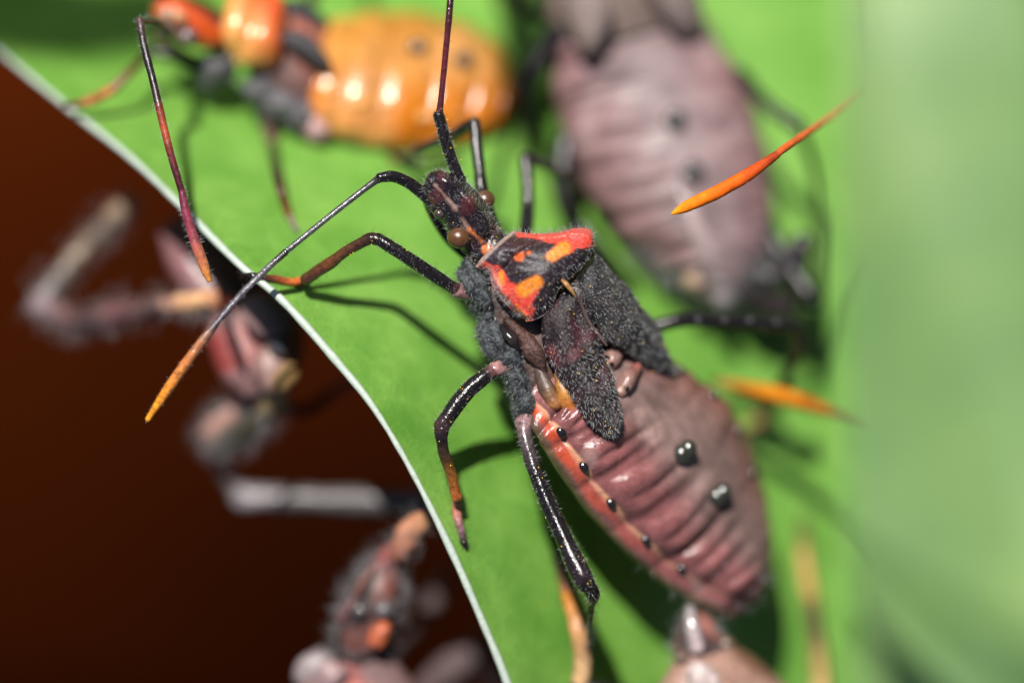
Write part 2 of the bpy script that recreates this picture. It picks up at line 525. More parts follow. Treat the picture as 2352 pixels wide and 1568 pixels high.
# pale leaf close to the lens at the right
def make_pale_leaf():
    nr, nc = 120, 60
    left = spline([P(1850, -1400, 9), P(1915, -500, 12), P(1938, 0, 13), P(1930, 350, 13), P(1945, 800, 13.2), P(1958, 1300, 13.2), P(1972, 1700, 13), P(2010, 2200, 11.5), P(2130, 3000, 9)], nr)
    wid = 11.5 * np.clip(4.5 * np.linspace(0, 1, nr) * (1 - np.linspace(0, 1, nr)), 0, 1) ** .6 + .2
    u = np.linspace(0, 1, nc)
    G = np.zeros((nr, nc, 3))
    for j in range(nc):
        G[:, j] = left + np.stack([wid * u[j], 0 * wid, 0 * wid], 1)
        G[:, j, 2] += 1.9 * math.sin(u[j] * math.pi) ** .8 - 1.1 * math.exp(-((u[j] - .48) / .05) ** 2) - 2.0 * u[j]
    V = G.reshape(-1, 3)
    V[:, 2] += .35 * vnoise(V * [1, .45, 0], .8, 21)
    nrm = unit(np.cross(np.gradient(G, axis=0), np.gradient(G, axis=1)))
    nrm = np.where(nrm[..., 2:] < 0, -nrm, nrm)
    B = (V.reshape(nr, nc, 3) - nrm * .3).reshape(-1, 3)
    F = grid_faces(nr, nc); n0 = nr * nc
    if np.cross(V[F[0][1]] - V[F[0][0]], V[F[0][2]] - V[F[0][0]])[2] < 0:
        F = [f[::-1] for f in F]
    FB = [tuple(i + n0 for i in f[::-1]) for f in F]
    SF = []
    for idx in ([i * nc for i in range(nr)], [i * nc + nc - 1 for i in range(nr)], list(range(nc)), list(range((nr - 1) * nc, nr * nc))):
        for a, b in zip(idx[:-1], idx[1:]):
            SF.append((a, b, b + n0, a + n0))
    o, _, _ = build('leaf', np.vstack([V, B]), F + FB + SF, None, M_pale, orient=False)
    tag(o, 'pale green blurred leaf standing upright along the right side', 'leaf')
make_pale_leaf()

def make_shadow_streak():
    n, m = 60, 14
    c = spline([P(1930, 1230, 15.5), P(2080, 1370, 17.6), P(2230, 1490, 19), P(2420, 1620, 19), P(2700, 1830, 17), P(3000, 2100, 14)], n)
    w_ = spline(np.array([[.05], [.5], [.8], [1.0], [.9], [.3]]), n)[:, 0]
    side = unit(np.cross(np.gradient(c, axis=0), [0, 0, 1]))
    V = []
    for q in np.linspace(-1, 1, m):
        V.append(c + side * (w_ * q)[:, None] + np.array([0, 0, .5]) * (abs(q) - .4))
    V = np.stack(V, 1).reshape(-1, 3)
    F = grid_faces(n, m); k = n * m
    if np.cross(V[F[0][1]] - V[F[0][0]], V[F[0][2]] - V[F[0][0]])[2] < 0:
        F = [f[::-1] for f in F]
    B = V - np.array([0, 0, .2])
    FB = [tuple(i + k for i in f[::-1]) for f in F]
    SF = []
    for idx in ([i * m for i in range(n)], [i * m + m - 1 for i in range(n)], list(range(m)), list(range((n - 1) * m, n * m))):
        SF += [(a, b, b + k, a + k) for a, b in zip(idx[:-1], idx[1:])]
    o, _, _ = build('leaf', np.vstack([V, B]), F + FB + SF, None, M_blade, orient=False)  # added blade stands in for a shadow streak on the pale leaf
    tag(o, 'narrow darker green blade added as the shadow streak across the lower right corner', 'leaf')
make_shadow_streak()

def make_added_shade_leaf(label, pts, half, zleaf, ztop):
    """an unseen leaf shape added towards the sun, outside the picture, to cast shade"""
    n, m = 50, 16
    c = spline([P0(x, y, zleaf) + np.array(SUN) / SUN.z * (ztop - zleaf) for x, y in pts], n)
    w_ = half * np.sin(np.linspace(.06, math.pi - .06, n)) ** .6
    side = unit(np.cross(np.gradient(c, axis=0), [0, 0, 1]))
    G = np.stack([c + side * (w_ * q)[:, None] + np.array([0, 0, half * .35]) * abs(q) for q in np.linspace(-1, 1, m)], 1)
    V = G.reshape(-1, 3); V[:, 2] += .08 * half * vnoise(V, 1.2 / half, 5)
    F = grid_faces(n, m); k = n * m
    if np.cross(V[F[0][1]] - V[F[0][0]], V[F[0][2]] - V[F[0][0]])[2] < 0:
        F = [f[::-1] for f in F]
    FB = [tuple(i + k for i in f[::-1]) for f in F]
    SF = []
    for idx in ([i * m for i in range(n)], [i * m + m - 1 for i in range(n)], list(range(m)), list(range((n - 1) * m, n * m))):
        SF += [(a, b, b + k, a + k) for a, b in zip(idx[:-1], idx[1:])]
    o, _, _ = build('leaf', np.vstack([V, V - np.array([0, 0, .25])]), F + FB + SF, None, M_leaf, orient=False)  # unseen blade, added and shaped only for the shadow it casts
    tag(o, label, 'leaf')
make_added_shade_leaf('broad unseen leaf shape added higher up to shade the upper left corner', [(-700, 300), (-320, 130), (20, 40), (230, -40), (400, -220)], 2.3, -8.5, 135)
make_added_shade_leaf('slender unseen leaf shape added higher up to shade between the orange and mauve bugs', [(1150, -600), (1170, -200), (1195, 90), (1225, 290), (1240, 420)], .62, -8.5, 62)

# ------------------------------------------------------------------ insects
BLK = (0.008, 0.006, 0.007)
DPL = (0.030, 0.012, 0.014)
GRY = (0.075, 0.08, 0.085)
RED = (0.60, 0.055, 0.035)
ORA = (0.72, 0.21, 0.02)
DRD = (0.10, 0.014, 0.014)
AMB = (0.20, 0.075, 0.012)
PNK = (0.30, 0.13, 0.13)
BUGS = 'assassin bugs gathered on and under the leaf'
def mm(px):
    return px * K / 2
def limb(parent, name, segs, mat, hair=None, jitter=0.012):
    """segs: (part name, [(px,py,z)], [width px], [colours]); an Empty with one mesh per segment"""
    allp = [np.asarray(p if len(p) == 3 and isinstance(p, np.ndarray) else P(*p)) for s in segs for p in s[1]]
    e = empty(name, allp[0], parent)
    src = []
    for k, s in enumerate(segs):
        pts = [p if isinstance(p, np.ndarray) else P(*p) for p in s[1]]
        o, V, F = tube(s[0], pts, [mm(v) for v in s[2]], s[3], s[4] if len(s) > 4 else mat, e, jitter=jitter, seed=k + 3)
        src.append((V, F))
    if hair:
        hairs('bristles', src, hair[0], hair[1], hair[2], hair[3], e, **(hair[4] if len(hair) > 4 else {}))
    return e, src
def abdomen(parent, Ls, Rs, hd, hv, cen, lat, belly, rim, seg=7.0, fold=.11, mat=None, line=True, spots=None, tail=(0.016, 0.010, 0.010), mott=.25, flank=0.0):
    def relief(t, a):
        lateral = sm(.05, .75, np.abs(np.cos(a))) * (np.sin(a) > -.4)
        ph = t * seg
        g = np.abs(np.sin(ph * math.pi))
        groove = -(1 - g) ** 3
        side = sm(.25, -.6, np.cos(a))
        wv = .5 + .5 * np.sin(ph * math.pi * 2 + 1.2 * np.sin(3 * np.cos(a) + ph))
        rid = lateral * (groove * fold * (.6 + .7 * side) + fold * .5 * g) + (1 - lateral) * groove * fold * .06 + side * fold * 1.5 * (np.abs(np.sin(ph * math.pi * 2.2 + .5 * np.sin(3.2 * np.cos(a) + 1.7 * ph))) ** .8 - .6) * sm(-1.0, -.86, np.cos(a)) * sm(.15, -.45, np.cos(a)) * (np.sin(a) > 0)
        rid = rid + .35 * fold * np.sin(ph * math.pi * 2 + 2.5 * np.cos(a)) * lateral * (np.sin(a) > 0)
        # dimples along the flanks
        env = sm(0, .08, t) * sm(1.0, .9, t)
        sc = np.sign(np.cos(a)) * np.abs(np.cos(a)) ** 6 * (.07 * g - .03)
        sc = sc - flank * np.sin(np.clip(a - math.pi, 0, math.pi / 2) * 2) ** .8 * (a > math.pi) * (a < 1.5 * math.pi)
        return sc * env, rid * env * np.where(np.sin(a) > 0, 1, .5)
    def col(t, a, V):
        c_, s_ = np.cos(a), np.sin(a)
        lateral = sm(.1, .8, np.abs(c_) + .12 * vnoise(V, 2.2, 31))
        C = mixc(cen, lat, lateral)
        C = C * (1 + mott * vnoise(V, 3.0, 33))[:, None]
        # darker sutures are a colour of the skin between plates
        g = np.abs(np.sin(t * seg * math.pi))
        C = mixc(C, np.asarray(lat) * .6, (sm(.28, .05, g) * .7 * lateral))
        C = mixc(C, np.minimum(np.asarray(cen) * 1.8, .6), sm(.45, .9, vnoise(V, 2.6, 37)) * .5)
        below = sm(-.02, -.16, s_)
        C = mixc(C, np.asarray(belly) * (1 + .5 * np.abs(vnoise(V, 3, 39)))[:, None], sm(-.16, -.3, s_))
        edge = sm(.13, .06, np.abs(s_ + .10 + .035 * vnoise(V, 5, 38) + .03 * np.sin(t * seg * 2 * math.pi))) * sm(0.1, .5, np.abs(c_))
        C = mixc(C, np.asarray(rim), edge * (0.55 + .45 * sm(.2, .6, g)) * sm(.75, .15, t))
        if line:
            ln = sm(.075, .035, np.abs(s_ - .03)) * (c_ < 0)
            C = mixc(C, (.5, .26, .16), ln * .9 * sm(.95, .45, t) * (.35 + .65 * sm(.1, .5, g)))
        C = mixc(C, tail, sm(.80, .92, t + .03 * vnoise(V, 3, 36)) * .95)
        return C
    return loft('abdomen', Ls, Rs, hd, hv, col, mat or M_abd, parent, nt=150, na=110, relief=relief)

# ============ the bug in focus
def hero():
    bug = empty('assassin_bug', P(1300, 800, -2.5))
    tag(bug, 'sharp black and red assassin bug with pinkish abdomen in the middle of the green leaf', 'insect', BUGS)
    # abdomen
    Ls = [P(1215, 905, -.5), P(1262, 958, -.3), P(1289, 993, -.3), P(1341, 1071, -.6), P(1404, 1155, -1.15), P(1484, 1240, -1.85), P(1562, 1306, -2.6), P(1640, 1352, -3.2), P(1705, 1380, -3.8), P(1738, 1385, -4.2)]
    Rs = [P(1330, 700, -2.6), P(1420, 745, -2.8), P(1480, 785, -3.0), P(1562, 852, -4.0), P(1636, 906, -4.6), P(1692, 985, -5.2), P(1727, 1085, -5.6), P(1748, 1190, -5.7), P(1758, 1275, -5.5), P(1756, 1330, -5.0)]
    hd = [.3, .55, .75, .95, 1.05, 1.0, .9, .75, .5, .12]
    hv = [.4, .7, .85, 1.0, 1.1, 1.05, .95, .8, .6, .2]
    ab, AV, AF = abdomen(bug, Ls, Rs, hd, hv, (.172, .112, .102), (.18, .066, .066), (.075, .05, .028), (.36, .05, .02), seg=8.0, fold=.10, flank=.8)
    # where the back of the abdomen is at a given pixel
    ax_, ay_ = PX(AV)
    def on_abd(px, py, h=0.0):
        d = (ax_ - px) ** 2 + (ay_ - py) ** 2
        k = np.argsort(d)[:12]
        z = AV[k, 2].max()
        return P0(px, py, z + h)
    for px, py in ((1289, 992), (1341, 1071), (1404, 1155), (1484, 1240), (1565, 1306)):
        ball('margin_spot', on_abd(px, py, -.02), (.15, .11, .075), (.008, .007, .009), M_gloss, ab, axis=(1, -1, 0))
    for px, py in ((1562, 852), (1640, 908), (1695, 990), (1728, 1090)):
        ball('margin_spot', on_abd(px, py, -.03), (.14, .11, .07), (.008, .007, .009), M_gloss, ab, axis=(1, -1, 0))
    for px, py in ((1571, 1038), (1651, 1137)):
        c = on_abd(px, py, .06)
        V1, F1 = ball_geo(18, 12)
        a = V1 * [.26, .26, .19] + c + np.array([-.05, -.05, 0])
        b = V1 * [.22, .25, .17] + c + np.array([.12, .08, -.02])
        V = np.vstack([a, b]); F = F1 + [tuple(i + len(V1) for i in f) for f in F1]
        build('tubercle', V, F, np.repeat([(.022, .023, .018)], len(V), 0), M_gloss, ab)
    # pinkish raised bands between the wing pads
    for (x0, y0), (x1, y1), r in (((1392, 842), (1425, 795), 44), ((1422, 900), (1462, 845), 38)):
        a, b = on_abd(x0, y0, -.06), on_abd(x1, y1, .0)
        tube('back_fold', [a, (a + b) / 2 + np.array([0, 0, .16]), b], [mm(r * .8), mm(r), mm(r * .7)], [(.2, .11, .085), (.22, .125, .11), (.2, .065, .055)], M_abd, ab, jitter=.03)
    for px, py in ((1405, 835), (1440, 890), (1428, 812)):
        ball('dark_pit', on_abd(px, py, .32), (.06, .045, .04), BLK, M_chitin, ab)
    hairs('tail_hair', [(AV, AF)], 130, (.2, .5), .009, M_hair, ab, amount=.35, lean=(.6, -.8, 0), keep=lambda c, n: (PX(c)[1] > 1290) * 1.0 + .03 * (n[:, 2] < .35))

    # thorax under the plates
    th, TV, TF = loft('thorax', [P(1085, 640, -.9), P(1112, 720, -.8), P(1150, 800, -.8), P(1200, 880, -.7), P(1245, 950, -.7)],
         [P(1215, 560, -1.6), P(1310, 610, -1.8), P(1370, 680, -2), P(1420, 740, -2.3), P(1450, 790, -2.6)],
         [.35, .7, .8, .7, .4], [.8, 1.2, 1.3, 1.3, .9], lambda t, a, V: mixc((.09, .05, .04), (.022, .018, .02), sm(-.5, .5, vnoise(V, 3, 4))), M_soft, bug, nt=50, na=40)
    hairs('hair', [(TV, TF)], 900, (.1, .22), .008, M_hair, th, amount=.4, lean=(.5, -.8, .3))
    # membranes at the wing bases
    tube('membrane', [P(1165, 738, -.3), P(1200, 770, -.22), P(1222, 806, -.27), P(1245, 850, -.4)], [mm(20), mm(34), mm(38), mm(22)], [(.04, .018, .014), (.07, .03, .024), (.08, .042, .036), (.04, .022, .02)], M_felt, th, jitter=.05)
    tube('membrane', [P(1238, 850, -.45), P(1255, 890, -.35), P(1275, 925, -.35)], [mm(26), mm(40), mm(38)], [(.06, .04, .034), (.09, .056, .04), (.22, .09, .03)], M_soft, th, jitter=.03)
    tube('membrane', [P(1280, 862, -.3), P(1296, 905, -.28), P(1314, 945, -.4)], [mm(18), mm(38), mm(34)], [(.2, .09, .025), (.34, .14, .025), (.36, .09, .03)], M_soft, th, jitter=.03)
    tube('pleural_plate', [P(1155, 752, .02), P(1175, 778, .1), P(1190, 800, 0)], [mm(20), mm(30), mm(12)], [BLK, (.02, .015, .015), BLK], M_chitin, th, jitter=.03)

    # head
    HL = [P(990, 412, -.2), P(973, 424, -.1), P(984, 460, -.05), P(1012, 501, -.1), P(1040, 541, -.15), P(1068, 577, -.3), P(1087, 600, -.4), P(1100, 612, -.5)]
    HR = [P(1003, 401, -.2), P(1040, 401, -.2), P(1078, 424, -.35), P(1106, 458, -.5), P(1126, 490, -.6), P(1141, 518, -.6), P(1156, 535, -.6), P(1172, 542, -.6)]
    def hcol(t, a, V):
        x, y = PX(V)
        C = mixc((.012, .008, .010), (.055, .014, .016), sm(.0, .7, vnoise(V, 5, 41)) * sm(1, .4, t))
        ridge = sm(6, 1, seg_dist(x, y, (1000, 425), (1045, 478)) + 3 * vnoise(V, 12, 43))
        ridge2 = sm(6, 2, seg_dist(x, y, (1040, 478), (1078, 528)) + 3 * vnoise(V, 12, 44))
        C = mixc(C, (.4, .24, .2), np.maximum(ridge, ridge2) * .6 * sm(-.5, .4, vnoise(V, 7, 47)) * (np.sin(a) > 0))
        stripe = sm(6, 1, seg_dist(x, y, (1078, 526), (1108, 556)) + 2 * vnoise(V, 9, 46)) * .8
        stripe = np.maximum(stripe, sm(16, 8, seg_dist(x, y, (1118, 572), (1130, 585))))
        C = mixc(C, (.42, .12, .035), stripe)
        C = mixc(C, (.55, .16, .04), sm(7, 3, seg_dist(x, y, (1140, 500), (1165, 530))))
        return C
    def hrel(t, a):
        waist = -.10 * np.exp(-((t - .72) / .07) ** 2) * (np.sin(a) > 0)
        crest = .12 * np.exp(-((np.abs(a - 1.35)) / .3) ** 2) * sm(.05, .3, t) * sm(.8, .5, t)
        lumps = .05 * np.sin(t * 26 + 3 * np.cos(a)) * np.sin(a * 3)
        return 0 * t, waist + crest + lumps * sm(0, .1, t) * sm(1, .9, t)
    hd_o, HV, HF = loft('head', HL, HR, [.1, .42, .5, .52, .52, .45, .4, .3], [.1, .4, .5, .6, .65, .6, .5, .4], hcol, M_head, bug, nt=110, na=80, relief=hrel)
    ball('eye', P(1053, 546, .1), (.29, .27, .27), (.085, .034, .012), M_eye, hd_o, nu=28, nv=20)
    ball('eye', P(1114, 459, -.72), (.26, .25, .25), (.075, .034, .014), M_eye, hd_o, nu=28, nv=20)
    ball('antennal_tubercle', P(1009, 491, .05), (.15, .13, .13), (.05, .035, .03), M_gloss, hd_o)
    ball('antennal_tubercle', P(1056, 413, -.05), (.17, .15, .14), BLK, M_chitin, hd_o)
    tube('beak', [P(985, 425, -.35), P(985, 470, -1.0), P(1030, 550, -1.4), P(1090, 610, -1.5)], [mm(20), mm(24), mm(22), mm(12)], [BLK, DRD, BLK, BLK], M_chitin, hd_o)
    hairs('hair', [(HV, HF)], 750, (.06, .15), .0075, M_hair, hd_o, amount=.5, lean=(-.5, .75, .2))
    hairs('bristles', [(HV, HF)], 180, (.14, .3), .007, M_hair, hd_o, amount=.2, lean=(.3, .6, .2))

    # pronotum: patch between four border curves
    nu, nv = 96, 84
    front = spline([P(1093, 612, -.05), P(1108, 590, .12), P(1145, 556, .1), P(1178, 530, -.25)], nu)
    back = spline([P(1209, 738, .05), P(1232, 733, .12), P(1268, 708, .12), P(1285, 663, .18), P(1337, 614, -.1), P(1358, 585, -.3), P(1365, 556, -.3)], nu)
    left = spline([P(1093, 612, -.05), P(1122, 626, .05), P(1133, 660, .1), P(1168, 704, .08), P(1209, 738, .05)], nv)
    right = spline([P(1178, 530, -.25), P(1222, 536, -.25), P(1275, 534, -.25), P(1325, 524, -.25), P(1358, 530, -.25), P(1365, 556, -.3)], nv)
    u = np.linspace(0, 1, nu)[:, None, None]; v = np.linspace(0, 1, nv)[None, :, None]
    G = (1 - v) * front[:, None] + v * back[:, None] + (1 - u) * left[None] + u * right[None] \
        - ((1 - u) * (1 - v) * front[0] + u * (1 - v) * front[-1] + (1 - u) * v * back[0] + u * v * back[-1])
    uu, vv = u[..., 0], v[..., 0]
    bul = .54 * np.sin(math.pi * np.clip(uu, 0, 1)) ** .7 * np.sin(math.pi * (.08 + .8 * vv)) ** .8
    bul = bul - .16 * np.exp(-((vv - .33) / .05) ** 2) * np.sin(math.pi * uu)          # groove between the lobes
    bul = bul - .14 * np.exp(-((uu - .5) / .05) ** 2) * sm(.1, .25, vv) * sm(.75, .4, vv)
    bul = bul + .10 * np.exp(-((uu - .08) / .06) ** 2) * sm(.1, .4, vv) + .12 * np.exp(-((uu - .93) / .06) ** 2) * sm(.1, .4, vv)
    G[..., 2] += bul * sm(0, .05, uu) * sm(1, .95, uu) * sm(0, .04, vv) * (0.25 + .75 * sm(1.0, .9, vv))
    V = G.reshape(-1, 3)
    V[:, 2] += .014 * vnoise(V, 8, 51)
    x, y = PX(V)
    nz = 3.5 * vnoise(V, 4, 52) + 2 * vnoise(V, 11, 53)
    C = np.repeat([(.020, .012, .017)], len(V), 0)
    C = mixc(C, (.05, .018, .02), sm(.2, 1, vnoise(V, 3, 55)) * .8)
    red = np.minimum.reduce([seg_dist(x, y, (1190, 538), (1262, 544)) - 8, seg_dist(x, y, (1262, 544), (1330, 543)) - 15, seg_dist(x, y, (1325, 545), (1356, 544)) - 24,
                             seg_dist(x, y, (1318, 560), (1290, 575)) - 12,
                             seg_dist(x, y, (1104, 612), (1138, 622)) - 10, seg_dist(x, y, (1138, 622), (1166, 668)) - 13, seg_dist(x, y, (1166, 668), (1206, 716)) - 19, seg_dist(x, y, (1206, 716), (1211, 738)) - 11,
                             seg_dist(x, y, (1204, 690), (1222, 668)) - 13])
    edge_l = sm(.13, .07, np.repeat(uu.ravel(), nv) + .02 * vnoise(V, 5, 57)) * sm(.05, .15, np.tile(vv.ravel(), nu)) * sm(1.0, .93, np.tile(vv.ravel(), nu))
    C = mixc(C, (.5, .07, .05), edge_l)
    C = mixc(C, RED, sm(4, -4, red + nz))
    ora = np.minimum.reduce([seg_dist(x, y, (1270, 587), (1296, 570)) - 13, seg_dist(x, y, (1202, 666), (1232, 648)) - 14, seg_dist(x, y, (1188, 712), (1208, 732)) - 5,
                             seg_dist(x, y, (1150, 628), (1152, 650)) - 4])
    C = mixc(C, ORA, sm(7, -6, ora + nz * .7))
    mid = np.minimum.reduce([np.hypot(x - 1195, y - 589) - 16, np.hypot(x - 1214, y - 581) - 10, np.hypot(x - 1200, y - 579) - 8])
    C = mixc(C, (.52, .10, .025), sm(3, -3, mid + nz))
    collar = sm(9, 3, seg_dist(x, y, (1093, 612), (1136, 565))) + sm(9, 3, seg_dist(x, y, (1136, 565), (1178, 531)))
    C = mixc(C, (.42, .3, .26), np.clip(collar, 0, 1) * .75)
    C = mixc(C, (.5, .28, .25), sm(16, 2, seg_dist(x, y, (1120, 622), (1160, 700)) + 4 * vnoise(V, 9, 58)) * .55)
    Vb = V.copy(); Vb[:, 2] -= .22 + .5 * (np.sin(math.pi * uu) * np.sin(math.pi * vv)).reshape(-1)
    F = grid_faces(nu, nv); n0 = nu * nv
    if np.cross(V[F[0][1]] - V[F[0][0]], V[F[0][2]] - V[F[0][0]])[2] < 0:
        F = [f[::-1] for f in F]
    FB = [tuple(i + n0 for i in f[::-1]) for f in F]
    SF = []
    for idx in ([i * nv for i in range(nu)], [i * nv + nv - 1 for i in range(nu)], list(range(nv)), list(range((nu - 1) * nv, nu * nv))):
        for a, b in zip(idx[:-1], idx[1:]):
            SF.append((a, b, b + n0, a + n0))
    pr, PV, PF = build('pronotum', np.vstack([V, Vb]), F + FB + SF, np.vstack([C, C]), M_plate, bug, orient=False)
    hairs('hair', [(V, F)], 800, (.05, .14), .008, M_hair, pr, amount=.55, lean=(.5, -.7, .2))
    hairs('fringe', [(V, F)], 260, (.1, .26), .007, M_hair, pr, amount=.2, lean=(-.4, .5, .3),
          keep=lambda c, n: 1.0 * ((PX(c)[1] < 545) | (seg_dist(PX(c)[0], PX(c)[1], (1122, 626), (1200, 735)) < 16)))
    sc, SV, SF_ = loft('scutellum', [P(1240, 712, -.25), P(1268, 716, -.05), P(1310, 728, -.12), P(1345, 748, -.3)], [P(1352, 598, -.55), P(1368, 630, -.5), P(1376, 690, -.45), P(1366, 745, -.4)],
         [.15, .3, .28, .1], [.2, .3, .3, .15], lambda t, a, V: mixc((.014, .009, .010), (.06, .02, .018), sm(-.2, .8, vnoise(V, 3.5, 63))), M_plate, bug, nt=40, na=40)
    hairs('hair', [(SV, SF_)], 260, (.06, .14), .008, M_hair, sc, amount=.7, lean=(.55, -.8, 0))
    tube('spine', [P(1288, 640, .34), P(1302, 654, .42), P(1315, 671, .32), P(1325, 688, .14)], [mm(8), mm(12), mm(8), mm(2)], [(.1, .05, .03), (.34, .16, .05), (.45, .25, .09), (.3, .15, .05)], M_soft, pr)

    # wing pads
    def pcol(t, a, V):
        C = mixc((.016, .009, .011), (.075, .014, .02), sm(-.3, .8, vnoise(V, 4.5, 61)) * sm(1.0, .5, t) * (np.sin(a) > 0))
        return C
    def pcol2(t, a, V):
        return mixc((.020, .019, .021), (.05, .04, .04), sm(-.3, .9, vnoise(V, 4, 62)))
    def prel(t, a):
        return 0 * t, (.035 * np.sin(t * 22 + 2 * np.cos(a)) + .03 * np.sin(t * 41 + 5 * np.cos(a) + 2 * np.sin(t * 17)) - .07 * np.exp(-((a - 1.15) / .2) ** 2) * sm(0, .2, t) * sm(1, .7, t)) * (np.sin(a) > 0) + .10 * np.exp(-((a - 1.9) / .35) ** 2) * sm(0, .2, t) * sm(1, .6, t)
    PL = [P(1252, 700, .0), P(1243, 740, .0), P(1249, 800, -.0), P(1275, 852, .0), P(1303, 895, -.02), P(1341, 957, -.08), P(1378, 992, -.18), P(1404, 1002, -.26)]
    PR = [P(1318, 664, .1), P(1350, 716, .0), P(1374, 778, -.2), P(1394, 832, -.34), P(1408, 876, -.38), P(1420, 922, -.36), P(1426, 966, -.32), P(1416, 1003, -.27)]
    wl, WV, WF = loft('wing_pad', PL, PR, [.12, .32, .42, .42, .40, .34, .24, .08], [.2, .3, .3, .3, .25, .2, .15, .05], pcol, M_felt, bug, nt=80, na=60, relief=prel)
    wl['label'] = 'sharp left wing pad covered in silvery hairs'
    hairs('hair', [(WV, WF)], 1900, (.07, .15), .0085, M_nap, wl, amount=.85, lean=(.5, -.8, -.1), rand=.3, keep=lambda c, n: 1.0 * (n[:, 2] > -.1) * (.35 + .65 * sm(760, 960, PX(c)[1]) + .5 * (PX(c)[0] - 1250 > (PX(c)[1] - 690) * .55)))
    hairs('hair', [(WV, WF)], 1000, (.06, .15), .010, M_hair, wl, amount=.75, lean=(.5, -.8, .1), rand=.45, keep=lambda c, n: 1.0 * (n[:, 2] > -.1) * (.25 + sm(740, 900, PX(c)[1])))
    QL = [P(1330, 640, .05), P(1352, 700, -.1), P(1385, 772, -.5), P(1432, 800, -1.0), P(1478, 834, -1.6), P(1520, 862, -2.3), P(1538, 868, -2.6)]
    QR = [P(1360, 580, -.7), P(1402, 626, -1.1), P(1440, 672, -1.5), P(1478, 722, -1.9), P(1512, 778, -2.3), P(1536, 832, -2.6), P(1544, 862, -2.7)]
    wr, WV2, WF2 = loft('wing_pad', QL, QR, [.15, .36, .45, .42, .36, .25, .08], [.2, .3, .3, .3, .3, .2, .05], pcol2, M_felt, bug, nt=80, na=60, relief=prel)
    wr['label'] = 'soft grey black right wing pad'
    hairs('hair', [(WV2, WF2)], 1500, (.06, .12), .009, M_nap, wr, amount=.72, lean=(.6, -.75, .1), rand=.55, keep=lambda c, n: 1.0 * (n[:, 2] > -.1))
    hairs('hair', [(WV2, WF2)], 1000, (.05, .12), .011, M_hair, wr, amount=.7, lean=(.6, -.75, .1), rand=.6, keep=lambda c, n: 1.0 * (n[:, 2] > -.1))
    tube('wing_vein', [P(1328, 680, .30), P(1350, 735, .12), P(1375, 770, -.1), P(1392, 792, -.3)], [mm(7), mm(9), mm(9), mm(7)], [(.05, .03, .03), (.09, .06, .055), (.15, .1, .085), (.1, .065, .06)], M_soft, wr)

    # grey felted side lobes above the left legs
    def lobe(c, rad, axis, seed, n=700):
        o, V_, F_ = ball('side_lobe', c, rad, (.04, .045, .05), M_felt, bug, axis=axis, lump=.24, seed=seed, nu=36, nv=26)
        hairs('nap', [(V_, F_)], n, (.07, .16), .010, M_nap, o, amount=.3, rand=.8, lean=(-.4, .2, .4))
        hairs('hair', [(V_, F_)], int(n * .4), (.08, .2), .008, M_hair, o, amount=.3, rand=.8, lean=(-.4, .2, .4))
    lobe(P(1090, 652, -.45), (.58, .36, .42), (.5, -.8, 0), 71)
    lobe(P(1112, 705, -.75), (.42, .28, .34), (.3, -.8, 0), 76, 400)
    lobe(P(1138, 778, -.45), (.62, .35, .42), (.55, -.8, 0), 72)
    lobe(P(1172, 812, -.35), (.40, .30, .34), (.5, -.4, 0), 74, 500)
    lobe(P(1190, 875, -.5), (.56, .33, .42), (.45, -.8, 0), 73)
    lobe(P(1207, 925, -.6), (.42, .32, .36), (.2, -.9, 0), 75, 600)

    bri = lambda n: (n, (.07, .34), .0065, M_dhair, dict(amount=.15, rand=.5, lean=(.2, -.5, 0)))
    sil = lambda n: (n, (.07, .15), .007, M_hair, dict(amount=.4, rand=.5, lean=(-.3, .2, .2)))
    # left fore leg
    e, s = limb(bug, 'leg', [
        ('coxa', [(1082, 672, -.55), (1052, 668, -.35)], [44, 36], [(.16, .10, .10), (.2, .1, .1)]),
        ('femur', [(1056, 668, -.35), (1030, 655, -.2), (960, 608, .05), (905, 572, .15), (868, 548, .15)], [28, 30, 31, 30, 28], [(.12, .05, .05), BLK, BLK, BLK, BLK]),
        ('tibia', [(866, 549, .15), (845, 550, .1), (800, 574, -.05), (755, 606, -.3), (704, 640, -.7)], [30, 27, 25, 28, 30], [BLK, (.03, .014, .01), (.06, .026, .012), (.10, .035, .012), (.05, .02, .012)]),
        ('tarsus', [leafP(700, 644, .16), leafP(672, 648, .14), leafP(625, 640, .14), P(585, 634, -.55), P(556, 632, -.8)], [22, 20, 18, 16, 12], [(.5, .11, .03), (.5, .12, .03), (.12, .03, .016), BLK, BLK])],
        M_chitin, bri(320))
    hairs('hair', s[1:2], 260, (.06, .12), .007, M_hair, e, amount=.4, rand=.5)
    # left middle leg
    e, s = limb(bug, 'leg', [
        ('coxa', [(1168, 838, -.5), (1138, 848, -.3)], [44, 36], [(.14, .1, .1), (.26, .13, .13)]),
        ('femur', [(1142, 846, -.3), (1115, 862, -.2), (1070, 902, -.1), (1035, 948, -.05), (1016, 976, -.05)], [26, 34, 39, 37, 40], [(.22, .1, .1), BLK, BLK, BLK, (.035, .018, .02)]),
        ('tibia', [(1014, 984, -.05), (1014, 1010, -.08), (1022, 1050, -.2), (1038, 1092, -.35), (1048, 1140, -.55)], [36, 27, 26, 26, 24], [(.03, .016, .018), BLK, (.04, .022, .01), (.16, .06, .01), (.3, .08, .02)]),
        ('tarsus', [leafP(1048, 1140, .35), leafP(1050, 1180, .15), leafP(1058, 1215, .12), leafP(1066, 1246, .1)], [24, 22, 19, 16], [(.4, .13, .07), (.32, .12, .1), (.16, .08, .1), BLK]),
        ('claw', [leafP(1066, 1246, .1), leafP(1072, 1262, .03)], [20, 7], [BLK, BLK])],
        M_chitin, bri(330))
    hairs('hair', s[1:2], 240, (.06, .12), .007, M_hair, e, amount=.4, rand=.5)
